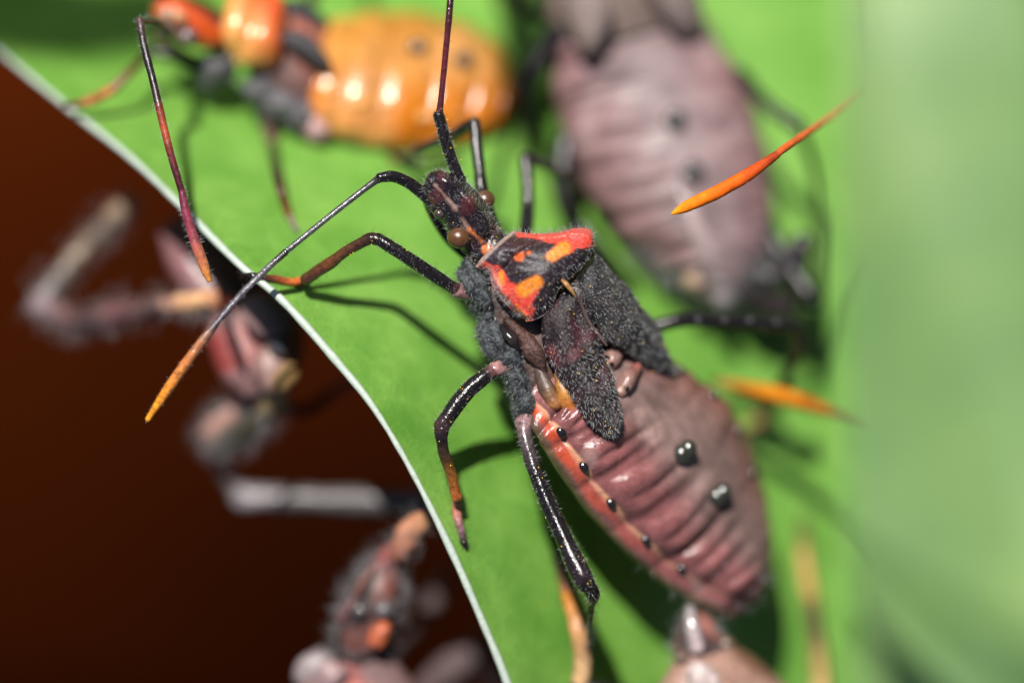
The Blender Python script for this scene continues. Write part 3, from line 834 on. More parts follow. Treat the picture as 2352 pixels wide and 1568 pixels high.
    # left hind leg
    foot = leafP(1354, 1498, .05)
    e, s = limb(bug, 'leg', [
        ('coxa', [(1216, 938, -.75), (1204, 972, -.5)], [52, 44], [(.07, .06, .065), (.24, .13, .14)]),
        ('femur', [(1203, 968, -.5), (1208, 1010, -.3), (1232, 1090, -.15), (1268, 1175, .0), (1302, 1250, .15), (1336, 1322, .3), (1346, 1340, .3)], [38, 33, 34, 37, 41, 48, 42], [(.22, .12, .13), (.07, .05, .055), BLK, BLK, BLK, (.018, .01, .014), BLK]),
        ('tibia', [P(1350, 1342, .25), P(1362, 1366, .0), P(1359, 1390, -.5), P(1356, 1430, -1.1), P(1355, 1462, -1.7)], [36, 32, 15, 13, 13], [BLK, BLK, BLK, BLK]),
        ('tarsus', [P(1355, 1462, -1.7), P(1355, 1480, -2.6), foot], [13, 12, 11], [BLK, BLK])],
        M_chitin, (520, (.07, .34), .0065, M_dhair, dict(amount=.15, rand=.5, lean=(.2, -.6, 0))))
    hairs('hair', s[1:2], 380, (.06, .14), .0075, M_hair, e, amount=.4, rand=.5)
    hairs('hair', s[2:], 150, (.1, .2), .007, M_hair, e, amount=.2, rand=.6)
    # right fore leg, its shank folding back under the head
    limb(bug, 'leg', [
        ('femur', [(1150, 560, -1.8), (1110, 450, -1.55), (1100, 380, -1.75), (1090, 282, -2.05)], [32, 30, 29, 28], [BLK]),
        ('tibia', [(1090, 282, -2.1), (1020, 318, -2.9), (960, 345, -3.7)], [28, 24, 26], [BLK]),
        ('tarsus', [P(960, 345, -3.7), leafP(930, 365, .2), leafP(900, 372, .1)], [22, 18, 12], [DRD, (.3, .08, .03)])], M_chitin, sil(120))
    # right middle leg
    limb(bug, 'leg', [
        ('femur', [(1205, 560, -2.5), (1212, 480, -3.0), (1212, 420, -3.2), (1206, 365, -3.4)], [34, 32, 30, 32], [BLK]),
        ('tibia', [(1206, 365, -3.4), (1255, 380, -4.2), (1296, 408, -5.0)], [30, 24, 28], [BLK]),
        ('tarsus', [P(1296, 408, -5), leafP(1335, 450, .4), leafP(1360, 470, .1)], [24, 18, 12], [BLK, DRD])], M_chitin, sil(80))
    # right hind leg
    hind, s = limb(bug, 'leg', [
        ('femur', [(1440, 770, -2.9), (1560, 736, -3.0), (1680, 738, -3.4), (1780, 742, -3.9), (1826, 748, -4.3)], [36, 35, 34, 36, 38], [BLK]),
        ('tibia', [(1826, 750, -4.3), (1832, 800, -5.0), (1800, 880, -6.2)], [32, 28, 30], [BLK]),
        ('tarsus', [P(1800, 880, -6.2), leafP(1765, 940, .7), leafP(1725, 985, .2)], [34, 46, 26], [BLK, (.03, .015, .01), AMB])], M_chitin, sil(120))
    for px, py, z in ((1604, 735, -2.75), (1664, 735, -3.0), (1722, 736, -3.25), (1784, 740, -3.6)):
        ball('bristle_glint_bead', P(px, py, z), (.09, .08, .08), (.05, .05, .06), M_bead, hind)  # added glossy beads, put along the bristles to make blurred glints
    # antennae
    e, s = limb(bug, 'antenna', [
        ('scape', [(1012, 492, -.1), (985, 458, -.2), (945, 424, -.1), (905, 406, .05), (874, 408, .15)], [26, 29, 28, 27, 24], [BLK]),
        ('pedicel', [(876, 407, .15), (848, 426, .15), (760, 494, .25), (656, 578, .4)], [22, 15, 14, 14], [BLK, (.05, .045, .05), (.06, .06, .065), (.05, .05, .055)]),
        ('flagellum', [(656, 579, .4), (610, 620, .45), (545, 686, .52), (492, 748, .6)], [17, 15, 15, 15], [BLK, (.075, .07, .08), (.08, .07, .09), (.05, .03, .04)]),
        ('tip_segment', [(494, 746, .6), (470, 776, .6), (430, 830, .6), (385, 893, .6), (340, 962, .55)], [18, 21, 24, 22, 13], [(.05, .04, .05), (.22, .09, .05), (.36, .12, .035), (.5, .17, .02), (.62, .24, .012)])],
        M_chitin, (520, (.04, .11), .006, M_hair, dict(amount=.3, rand=.5)), jitter=.006)
    e, s = limb(bug, 'antenna', [
        ('scape', [(1056, 412, -.05), (1040, 375, .05), (1022, 318, .1), (1008, 266, .15)], [26, 27, 27, 27], [BLK]),
        ('pedicel', [(1008, 268, .15), (1011, 245, .2), (1021, 150, .25), (1031, 40, .3), (1040, -70, .2)], [22, 15, 14, 15, 15], [(.02, .01, .012), (.05, .01, .014), (.085, .012, .02), (.04, .01, .014), BLK]),
        ('flagellum', [(1040, -70, .2), (1075, -190, -.3), (1150, -330, -1)], [16, 15, 14], [BLK, (.05, .03, .03)]),
        ('tip_segment', [(1150, -330, -1), (1230, -450, -1.6), (1290, -560, -2.2)], [16, 21, 10], [(.3, .1, .03), (.55, .2, .02)])],
        M_chitin, (420, (.06, .2), .0055, M_dhair, dict(amount=.15, rand=.5)), jitter=.006)
    hairs('hair', s[:1], 260, (.05, .12), .007, M_hair, e, amount=.35, rand=.5)
    # pollen grains scattered over the body
    src = [(HV, HF), (V, F), (WV, WF), (WV2, WF2)] + s[:1]
    VV, FF, o0 = [], [], 0
    B, BF = ball_geo(6, 4)
    for v_, f_ in src:
        hv_, _ = hair_geo(v_, f_, 15, (.05, .09), .001, amount=0, rand=.1, keep=lambda c, n: 1.0 * (n[:, 2] > .2))
        for q in hv_[6::7]:
            r = rng.uniform(.009, .019)
            VV.append(B * r + q); FF += [tuple(i + o0 for i in f) for f in BF]; o0 += len(B)
    for ch in [c for c in bug.children if c.name.startswith('leg')][:3]:
        for m_ in ch.children:
            if m_.name.startswith(('femur', 'tibia')):
                vs = np.array([v.co[:] for v in m_.data.vertices]) + WORLD[m_.name]
                top = vs[np.argsort(-vs[:, 2])[:len(vs) // 2]]
                for q in top[rng.choice(len(top), 10)]:
                    VV.append(B * rng.uniform(.009, .019) + q + np.array([0, 0, .03])); FF += [tuple(i + o0 for i in f) for f in BF]; o0 += len(B)
    po, _, _ = build('pollen', np.vstack(VV), FF, None, M_pollen, bug, orient=False)
    po['kind'] = 'stuff'
    return bug
hero()

# ============ orange bug, upper left
def orange_bug():
    bug = empty('assassin_bug', P(850, 180, -6))
    TILT[:] = [-.0022, 600]
    tag(bug, 'blurred orange assassin bug with a yellow orange abdomen near the top of the leaf', 'insect', BUGS)
    YEL = (.66, .30, .03)
    OR2 = (.70, .16, .012)
    dz = -5.5
    Ls = [P(690, 190, dz - .3), P(705, 245, dz), P(760, 300, dz), P(850, 330, dz), P(960, 340, dz - .1), P(1060, 325, dz - .3), P(1140, 290, dz - .5), P(1180, 250, dz - .8)]
    Rs = [P(700, 130, dz - 1.2), P(720, 75, dz - 1.9), P(800, 48, dz - 2.2), P(890, 40, dz - 2.4), P(1000, 52, dz - 2.5), P(1100, 90, dz - 2.5), P(1165, 150, dz - 2.2), P(1190, 205, dz - 1.6)]
    def rel(t, a):
        g = np.abs(np.sin(t * 7 * math.pi))
        lateral = sm(.0, .7, np.abs(np.cos(a))) * (np.sin(a) > -.3)
        env = sm(0, .08, t) * sm(1, .9, t)
        return .0 * t, (-(1 - g) ** 3 * .10 + .06 * g) * (.45 + .55 * lateral) * env
    def col(t, a, V):
        C = mixc((.40, .17, .03), (.46, .13, .005), sm(.0, .9, -np.cos(a)))
        g = np.abs(np.sin(t * 7 * math.pi))
        C = mixc(C, (.32, .09, .008), sm(.4, .05, g) * .5 * sm(-.6, .5, vnoise(V, 1.1, 83)))
        C = mixc(C, (.5, .26, .10), sm(.3, .9, vnoise(V, .9, 84)) * .5)
        C = C * (1 + .18 * vnoise(V, 1.6, 81))[:, None]
        C = mixc(C, (.10, .08, .03), sm(-.35, -.7, np.sin(a)))
        return C
    ab, AV, AF = loft('abdomen', Ls, Rs, [.3, .9, 1.15, 1.3, 1.3, 1.15, .85, .3], [.3, .7, .9, 1.0, 1.0, .9, .7, .2], col, M_orange, bug, nt=120, na=80, relief=rel)
    x_, y_ = PX(AV)
    def on(px, py, h=0.0):
        k = np.argsort((x_ - px) ** 2 + (y_ - py) ** 2)[:10]
        return P0(px, py, AV[k, 2].max() + h)
    for q in ((960, 110), (1065, 140)):
        ball('tubercle', on(*q, .03), (.26, .24, .2), (.05, .03, .02), M_gloss, ab)
    for k, q in enumerate(((752, 212), (822, 238), (890, 240), (972, 268), (1046, 262))):
        ball('margin_wart', on(*q, .02), ((.14, .24, .1, .2, .12)[k], (.12, .17, .1, .15, .1)[k], .12), (.6, .28, .07), M_bead, ab)
    # thorax
    loft('thorax', [P(545, 125, dz - .2), P(600, 175, dz - .1), P(660, 225, dz), P(725, 255, dz)], [P(640, 10, dz - 1), P(690, 40, dz - 1.3), P(730, 70, dz - 1.7), P(760, 95, dz - 1.9)],
         [.4, .75, .8, .5], [.6, 1, 1, .7], lambda t, a, V: mixc((.10, .05, .045), (.32, .11, .08), sm(-.5, .5, vnoise(V, 2, 5))), M_soft, bug, nt=40, na=40)
    pc = lambda t, a, V: mixc(mixc((.55, .06, .012), (.6, .27, .07), sm(.75, .2, t + .25 * np.cos(a) + .2 * vnoise(V, 1.5, 85))), (.03, .015, .012), sm(.72, .9, t + .12 * vnoise(V, 2.2, 86)))
    loft('pronotum', [P(512, 92, dz + .1), P(530, 128, dz + .4), P(580, 152, dz + .5), P(632, 160, dz + .3)], [P(530, -10, dz - .3), P(565, -22, dz - .3), P(615, -10, dz - .5), P(642, 30, dz - .6)],
         [.3, .85, .9, .35], [.4, .5, .5, .3], pc, M_orange, bug, nt=40, na=48,
         relief=lambda t, a: (0 * t, -.22 * np.exp(-((t - .45) / .1) ** 2) * (np.sin(a) > 0) + .1 * np.sin(a * 2) ** 2))
    hc = lambda t, a, V: mixc((.46, .06, .008), (.05, .010, .006), sm(-.2, .8, np.cos(a) + .5 * vnoise(V, 3, 82)))
    hd_, HV, HF = loft('head', [P(352, 22, dz + .4), P(378, 62, dz + .5), P(430, 92, dz + .5), P(480, 108, dz + .4), P(522, 100, dz + .3)], [P(362, 0, dz + .2), P(400, -4, dz), P(455, 8, dz - .1), P(498, 30, dz - .2), P(528, 50, dz - .2)],
         [.2, .5, .55, .5, .4], [.2, .5, .6, .5, .4], hc, M_orange, bug, nt=50, na=40)
    ball('eye', P(430, 84, dz + .75), (.3, .27, .27), (.1, .06, .06), M_eye, hd_)
    ball('antennal_tubercle', P(385, 32, dz + .8), (.24, .2, .2), (.4, .22, .14), M_bead, hd_)
    ball('antennal_tubercle', P(412, 40, dz + .85), (.22, .2, .2), (.45, .19, .08), M_bead, hd_)
    tube('beak', [P(362, 30, dz + .2), P(372, 90, dz - .4), P(430, 130, dz - .8), P(500, 140, dz - 1)], [mm(22), mm(30), mm(26), mm(14)], [BLK, (.15, .08, .06), BLK, BLK], M_dark, hd_)
    # wing pads
    for a, b in (([P(640, 95, dz + .5), P(680, 120, dz + .6), P(735, 160, dz + .55), P(748, 170, dz + .4)], [P(668, 68, dz + .3), P(710, 85, dz + .35), P(748, 135, dz + .4), P(754, 165, dz + .35)]),
                 ([P(640, 18, dz - .4), P(670, 42, dz - .5), P(725, 72, dz - .7), P(740, 76, dz - .9)], [P(650, 0, dz - .8), P(700, 12, dz - 1), P(742, 52, dz - 1.1), P(745, 70, dz - 1.1)])):
        loft('wing_pad', a, b, [.15, .3, .3, .1], [.1, .2, .2, .08], lambda t, q, V: np.repeat([(.035, .033, .037)], len(V), 0), M_felt, bug, nt=30, na=30)
    for c, r, s in ((P(505, 150, dz - .5), (.45, .5, .45), 1), (P(478, 168, dz - .8), (.35, .4, .35), 2), (P(600, 205, dz - .3), (.5, .45, .45), 3), (P(640, 232, dz - .2), (.48, .42, .42), 4), (P(692, 262, dz - .2), (.55, .42, .45), 5)):
        o, V_, F_ = ball('side_lobe', c, r, (.085, .08, .088), M_felt, bug, axis=(.8, -.4, 0), lump=.26, seed=s)
        hairs('hair', [(V_, F_)], 150, (.1, .25), .012, M_hair, o, rand=.8)
    ball('side_lobe', P(725, 295, dz - .1), (.4, .3, .3), (.4, .24, .24), M_soft, bug, axis=(.7, -.6, 0), lump=.1, seed=8)
    # legs
    limb(bug, 'leg', [('femur', [(600, 220, dz - .6), (612, 270, dz - .5), (625, 332, dz - .6)], [40, 36, 30], [(.09, .085, .09), (.04, .03, .03), (.16, .06, .06)]),
                      ('tibia', [P(625, 332, dz - .6), leafP(640, 420, 1.2), leafP(662, 490, .3)], [26, 22, 20], [(.02, .014, .012), (.03, .012, .012), (.16, .05, .02)]),
                      ('tarsus', [leafP(662, 490, .25), leafP(682, 530, .1)], [18, 12], [(.2, .12, .1), (.1, .08, .07)])], M_dark)
    limb(bug, 'leg', [('femur', [(480, 165, dz - .8), (400, 130, dz - .6), (345, 120, dz - .7)], [26, 26, 26], [BLK]),
                      ('tibia', [P(345, 120, dz - .7), P0(300, 165, -4.4), P0(255, 208, -4.2)], [24, 20, 22], [BLK, (.08, .025, .016), (.22, .06, .03)]),
                      ('tarsus', [P0(255, 208, -4.2), P0(200, 235, -3.9), P0(150, 242, -3.7)], [22, 20, 14], [(.36, .09, .03), (.3, .07, .03), BLK])], M_dark)
    limb(bug, 'leg', [('femur', [(690, 265, dz - .6), (760, 330, dz - 1), (850, 352, dz - 1.2)], [36, 34, 30], [(.05, .05, .05), BLK]),
                      ('tibia', [P(850, 352, dz - 1.2), leafP(960, 372, .8), leafP(1050, 365, .2)], [26, 22, 18], [BLK, (.05, .02, .01)])], M_dark)
    limb(bug, 'leg', [('femur', [(690, 30, dz - 2), (740, -40, dz - 1.8), (790, -110, dz - 1.8)], [34, 32, 30], [BLK]),
                      ('tibia', [P(790, -110, dz - 1.8), leafP(860, -150, 1), leafP(930, -170, .1)], [26, 22, 18], [BLK])], M_dark)
    # antenna rising into focus
    limb(bug, 'antenna', [('scape', [(392, 74, dz + .8), (368, 58, -2.6), (345, 48, -1.9), (321, 48, -1.2)], [26, 24, 22, 19], [BLK]),
        ('pedicel', [(321, 48, -1.2), (332, 110, -.9), (350, 180, -.7), (364, 240, -.5)], [20, 18, 18, 17], [(.06, .03, .03), BLK, BLK, (.03, .01, .01)]),
        ('flagellum', [(364, 240, -.5), (378, 300, -.45), (395, 365, -.4), (417, 438, -.4)], [18, 18, 17, 16], [(.12, .02, .014), (.26, .045, .016), (.09, .012, .014), (.05, .008, .016)]),
        ('tip_segment', [(417, 438, -.4), (428, 490, -.4), (446, 550, -.4), (468, 610, -.4), (480, 642, -.4)], [17, 21, 25, 24, 13], [(.12, .014, .035), (.16, .02, .045), (.22, .04, .05), (.42, .14, .05), (.55, .22, .04)])],
        M_dark, (620, (.05, .17), .006, M_hair, dict(amount=.2, rand=.5)), jitter=.006)
    limb(bug, 'antenna', [('scape', [(388, 8, dz), (340, -40, dz + .3), (300, -90, dz + .6)], [24, 22, 20], [BLK]),
        ('pedicel', [(300, -90, dz + .6), (210, -150, dz + .6), (120, -190, dz + .6)], [18, 16, 16], [BLK]),
        ('tip_segment', [(120, -190, dz + .6), (20, -220, dz + .6), (-60, -240, dz + .6)], [16, 20, 10], [DRD, ORA])], M_dark)
orange_bug()
TILT[:] = [0.0, 0.0]

# ============ mauve bug, upper right
def mauve_bug():
    bug = empty('assassin_bug', P(1530, 350, -8))
    tag(bug, 'blurred mauve assassin bug seen from behind at the upper right of the leaf', 'insect', BUGS)
    dz = -7.2
    limb(bug, 'leg', [('femur', [(1290, 60, -7.6), (1240, 130, -7.0), (1196, 200, -6.8)], [56, 52, 48], [BLK]),
                      ('tibia', [P(1196, 200, -6.8), leafP(1215, 290, 1.0), leafP(1240, 360, .2)], [40, 36, 28], [BLK])], M_dark)
    Ls = [P(1262, 60, dz - .9), P(1268, 160, dz - .6), P(1285, 270, dz - .4), P(1330, 400, dz - .2), P(1400, 510, dz), P(1480, 592, dz), P(1555, 645, dz), P(1610, 690, dz)]
    Rs = [P(1590, 0, dz - 1.6), P(1650, 100, dz - 1.5), P(1700, 190, dz - 1.4), P(1745, 300, dz - 1.2), P(1768, 420, dz - 1), P(1765, 530, dz - .9), P(1735, 620, dz - .7), P(1680, 690, dz - .3)]
    ab, AV, AF = abdomen(bug, Ls, Rs, [.7, 1.1, 1.3, 1.5, 1.5, 1.35, 1.1, .4], [.8, 1.1, 1.2, 1.3, 1.3, 1.2, .9, .3], (.168, .118, .12), (.17, .094, .098), (.07, .04, .035), (.25, .1, .075), seg=7, fold=.17, mat=M_dull, line=False, tail=(.2, .14, .14), mott=.2)
    x_, y_ = PX(AV)
    def on(px, py, h=0.0):
        k = np.argsort((x_ - px) ** 2 + (y_ - py) ** 2)[:12]
        return P0(px, py, AV[k, 2].max() + h)
    for q in ((1552, 278), (1592, 396)):
        ball('tubercle', on(*q, .05), (.34, .32, .22), (.045, .04, .042), M_gloss, ab, lump=.1)
    tube('crest', [on(1560, 430, -.1), on(1590, 500, .0), on(1625, 580, -.05), on(1655, 655, -.15)], [mm(30), mm(46), mm(44), mm(28)], [(.2, .145, .15), (.3, .225, .23), (.34, .26, .265), (.22, .16, .16)], M_abd, ab)  # paler colour along the crest paints in the ridge highlight
    ball('tail_glint_bead', P(1592, 645, dz + .55), (.26, .24, .24), (.4, .26, .18), M_bead, ab)  # added glossy beads standing in for the glints at the tail
    ball('tail_glint_bead', P(1660, 690, dz + .4), (.26, .24, .24), (.16, .14, .15), M_bead, ab)
    hairs('hair', [(AV, AF)], 400, (.3, .7), .012, M_hair, ab, amount=.3, lean=(.5, -.8, 0), keep=lambda c, n: 1.0 * (PX(c)[1] > 560))
    loft('thorax', [P(1262, -200, dz - .5), P(1240, -90, dz - .4), P(1250, 20, dz - .3), P(1300, 120, dz - .4)], [P(1430, -260, dz - 1.4), P(1530, -170, dz - 1.6), P(1590, -70, dz - 1.8), P(1600, 40, dz - 1.9)],
         [.6, 1.2, 1.5, 1.2], [.7, 1.1, 1.2, 1], lambda t, a, V: mixc((.16, .12, .105), (.085, .068, .066), sm(-.4, .6, vnoise(V, 1.2, 6))), M_soft, bug, nt=40, na=40)
    for a, b in (([P(1275, -30, dz + .9), P(1300, 40, dz + .8), P(1330, 110, dz + .7), P(1350, 130, dz + .6)], [P(1370, -60, dz + 1.0), P(1405, 20, dz + 1), P(1390, 90, dz + .9), P(1365, 130, dz + .7)]),
                 ([P(1440, -70, dz + .6), P(1500, 0, dz + .5), P(1540, 60, dz + .3), P(1570, 90, dz)], [P(1520, -110, dz), P(1590, -30, dz - .2), P(1610, 50, dz - .5), P(1590, 90, dz - .4)])):
        loft('wing_pad', a, b, [.2, .4, .4, .1], [.2, .2, .2, .1], lambda t, q, V: mixc((.13, .10, .095), (.16, .12, .112), sm(-.4, .5, vnoise(V, 2, 9))), M_felt, bug, nt=30, na=30)
    loft('pronotum', [P(1225, -330, dz), P(1215, -260, dz + .3), P(1210, -190, dz + .3), P(1240, -110, dz + .2)], [P(1360, -390, dz - .6), P(1450, -350, dz - .8), P(1520, -270, dz - 1), P(1470, -150, dz - .7)],
         [.4, 1, 1.2, .5], [.5, .6, .6, .3], lambda t, a, V: mixc(BLK, RED, sm(.7, .9, np.abs(np.cos(a)))), M_plate, bug, nt=30, na=40)
    tube('head', [P(1295, -350, dz - .2), P(1265, -430, dz + .1), P(1235, -510, dz), P(1225, -540, dz - .1)], [mm(90), mm(120), mm(90), mm(50)], [BLK], M_head, bug)
    limb(bug, 'leg', [('femur', [(1700, 170, -8.2), (1760, 240, -7.4), (1835, 290, -7.0)], [36, 34, 36], [BLK]),
                      ('tibia', [P(1835, 290, -7.0), leafP(1880, 420, 1.5), leafP(1885, 560, .2)], [28, 24, 20], [BLK])], M_dark)
    limb(bug, 'leg', [('femur', [(1740, 480, -8.0), (1800, 590, -7.4), (1868, 690, -7.0)], [44, 40, 44], [BLK]),
                      ('tibia', [P(1868, 690, -7.0), leafP(1885, 600, 1.2), leafP(1905, 500, .2)], [30, 26, 20], [BLK])], M_dark)
    hr = (160, (.3, .8), .014, M_dhair, dict(amount=.2, rand=.7))
    limb(bug, 'leg', [('femur', [(1720, 560, -7.6), (1770, 640, -7.4), (1842, 560, -7.2)], [60, 54, 58], [BLK, (.03, .025, .028)]),
                      ('tibia', [P(1842, 560, -7.2), P(1830, 660, -8.2), leafP(1800, 760, .8)], [50, 46, 40], [BLK]),
                      ('tarsus', [leafP(1800, 760, .8), leafP(1770, 800, .2)], [40, 26], [BLK])], M_dark, hr)
    limb(bug, 'leg', [('femur', [(1690, 640, -7.4), (1740, 690, -7.6), (1800, 700, -7.8)], [56, 60, 54], [BLK, (.03, .02, .022)]),
                      ('tibia', [P(1800, 700, -7.8), leafP(1850, 760, 1.2), leafP(1880, 830, .4)], [46, 42, 34], [BLK])], M_dark, hr)
    limb(bug, 'leg', [('femur', [(1300, 330, -7.4), (1290, 420, -7.2), (1312, 500, -7.2)], [64, 60, 52], [BLK]),
                      ('tibia', [P(1312, 500, -7.2), leafP(1380, 580, .8), leafP(1450, 660, .2)], [46, 42, 30], [BLK])], M_dark)
    limb(bug, 'leg', [('femur', [(1250, 40, dz - .8), (1200, 20, dz - .4), (1150, -30, dz - .4)], [38, 34, 32], [BLK]),
                      ('tibia', [P(1150, -30, dz - .4), leafP(1120, -100, .6), leafP(1110, -160, .1)], [26, 22, 18], [BLK])], M_dark)
mauve_bug()

# ============ bug clinging below the edge, left
def left_bug():
    bug = empty('assassin_bug', P(560, 740, -8))
    tag(bug, 'dim pinkish bug half hidden under the left leaf edge with a thick bent leg', 'insect', BUGS)
    dz = -4.7
    pk = lambda t, a, V: mixc((.18, .088, .092), (.11, .04, .04), sm(-.2, .9, vnoise(V, 2.0, 91)))
    Ls = [P(365, 530, dz - 1.5), P(392, 610, dz - .6), P(450, 690, dz - .3), P(510, 735, dz - .3)]
    Rs = [P(470, 480, dz - 3), P(560, 560, dz - 2.6), P(610, 640, dz - 2.2), P(600, 700, dz - 1.2)]
    loft('abdomen', Ls, Rs, [.3, .8, .9, .4], [.4, .9, .9, .4], pk, M_abd, bug, nt=50, na=40)
    loft('thorax', [P(490, 690, dz - .4), P(480, 770, dz - .1), P(510, 860, dz + .1), P(560, 912, dz)], [P(610, 660, dz - 1.6), P(690, 740, dz - 1.4), P(690, 830, dz - 1), P(650, 900, dz - .6)],
         [.4, .8, .8, .4], [.5, .9, .9, .4], lambda t, a, V: mixc((.19, .10, .095), (.2, .035, .03), sm(.1, .55, np.exp(-((t - .5) / .16) ** 2) * sm(.3, -.6, np.cos(a)))), M_soft, bug, nt=50, na=40)
    ball('side_lobe', P(610, 728, dz + .8), (.75, .6, .5), (.2, .12, .115), M_soft, bug, axis=(.8, -.6, 0), lump=.1, seed=3)
    ball('side_lobe', P(628, 850, dz + .55), (.7, .55, .5), (.21, .12, .105), M_soft, bug, axis=(.2, -.9, 0), lump=.1, seed=4)
    ball('eye', P(643, 792, dz + 1.0), (.34, .32, .3), (.05, .045, .05), M_eye, bug)
    ball('joint', P(655, 868, dz + .9), (.48, .3, .3), (.2, .12, .045), M_soft, bug, axis=(.6, .7, 0))
    h = (420, (.35, .8), .011, M_hair, dict(amount=.3, rand=.7, lean=(0, -.5, 0)))
    limb(bug, 'leg', [('coxa', [(520, 690, dz), (455, 690, dz + .2), (385, 698, dz)], [46, 44, 38], [(.3, .05, .03), (.55, .3, .13), (.36, .17, .1)]),
                      ('femur', [(395, 696, dz), (300, 715, -5.8), (190, 735, -6.6), (95, 705, -7.2)], [42, 60, 66, 52], [(.12, .06, .05), (.05, .022, .02), (.12, .05, .05), (.03, .018, .018), (.10, .045, .04), (.2, .15, .16)], M_dark),
                      ('tibia', [(92, 695, -7.3), (150, 620, -7.6), (215, 545, -7.6), (290, 470, -7.4)], [50, 46, 44, 50], [(.12, .10, .10), (.09, .075, .065), (.17, .115, .075), (.10, .075, .06), (.24, .16, .095)], M_dark)], M_soft, h, jitter=.05)
    limb(bug, 'leg', [('femur', [(640, 890, dz), (612, 940, -5.4), (560, 990, -6.2), (500, 1020, -6.8)], [50, 60, 64, 46], [(.36, .22, .07), (.05, .04, .02), (.035, .03, .02), (.04, .03, .02)], M_soft),
                      ('tibia', [(500, 1010, -6.8), (490, 985, -6.8), (540, 945, -6.6), (580, 925, -6.4)], [46, 42, 40, 34], [(.2, .1, .07), (.36, .18, .14), (.36, .16, .12)])], M_soft, h, jitter=.05)
    limb(bug, 'leg', [('femur', [(1010, 1150, -7.2), (900, 1152, -7.4), (740, 1146, -7.7), (560, 1140, -7.9)], [58, 66, 60, 62], [(.06, .055, .055), (.085, .075, .075), (.06, .052, .052), (.09, .08, .08), (.065, .057, .057), (.2, .18, .19)], M_dark),
                      ('tibia', [(560, 1140, -7.9), (515, 1080, -8.3), (490, 1010, -8.6)], [50, 36, 34], [(.06, .05, .05), (.05, .04, .03)])], M_soft, None, jitter=.05)
    limb(bug, 'antenna', [('scape', [(600, 900, dz - .3), (690, 940, -6.5), (760, 900, -7)], [34, 30, 28], [BLK]), ('pedicel', [(760, 900, -7), (830, 860, -6.6), (900, 850, -6.5)], [22, 20, 18], [BLK])], M_dark)
left_bug()

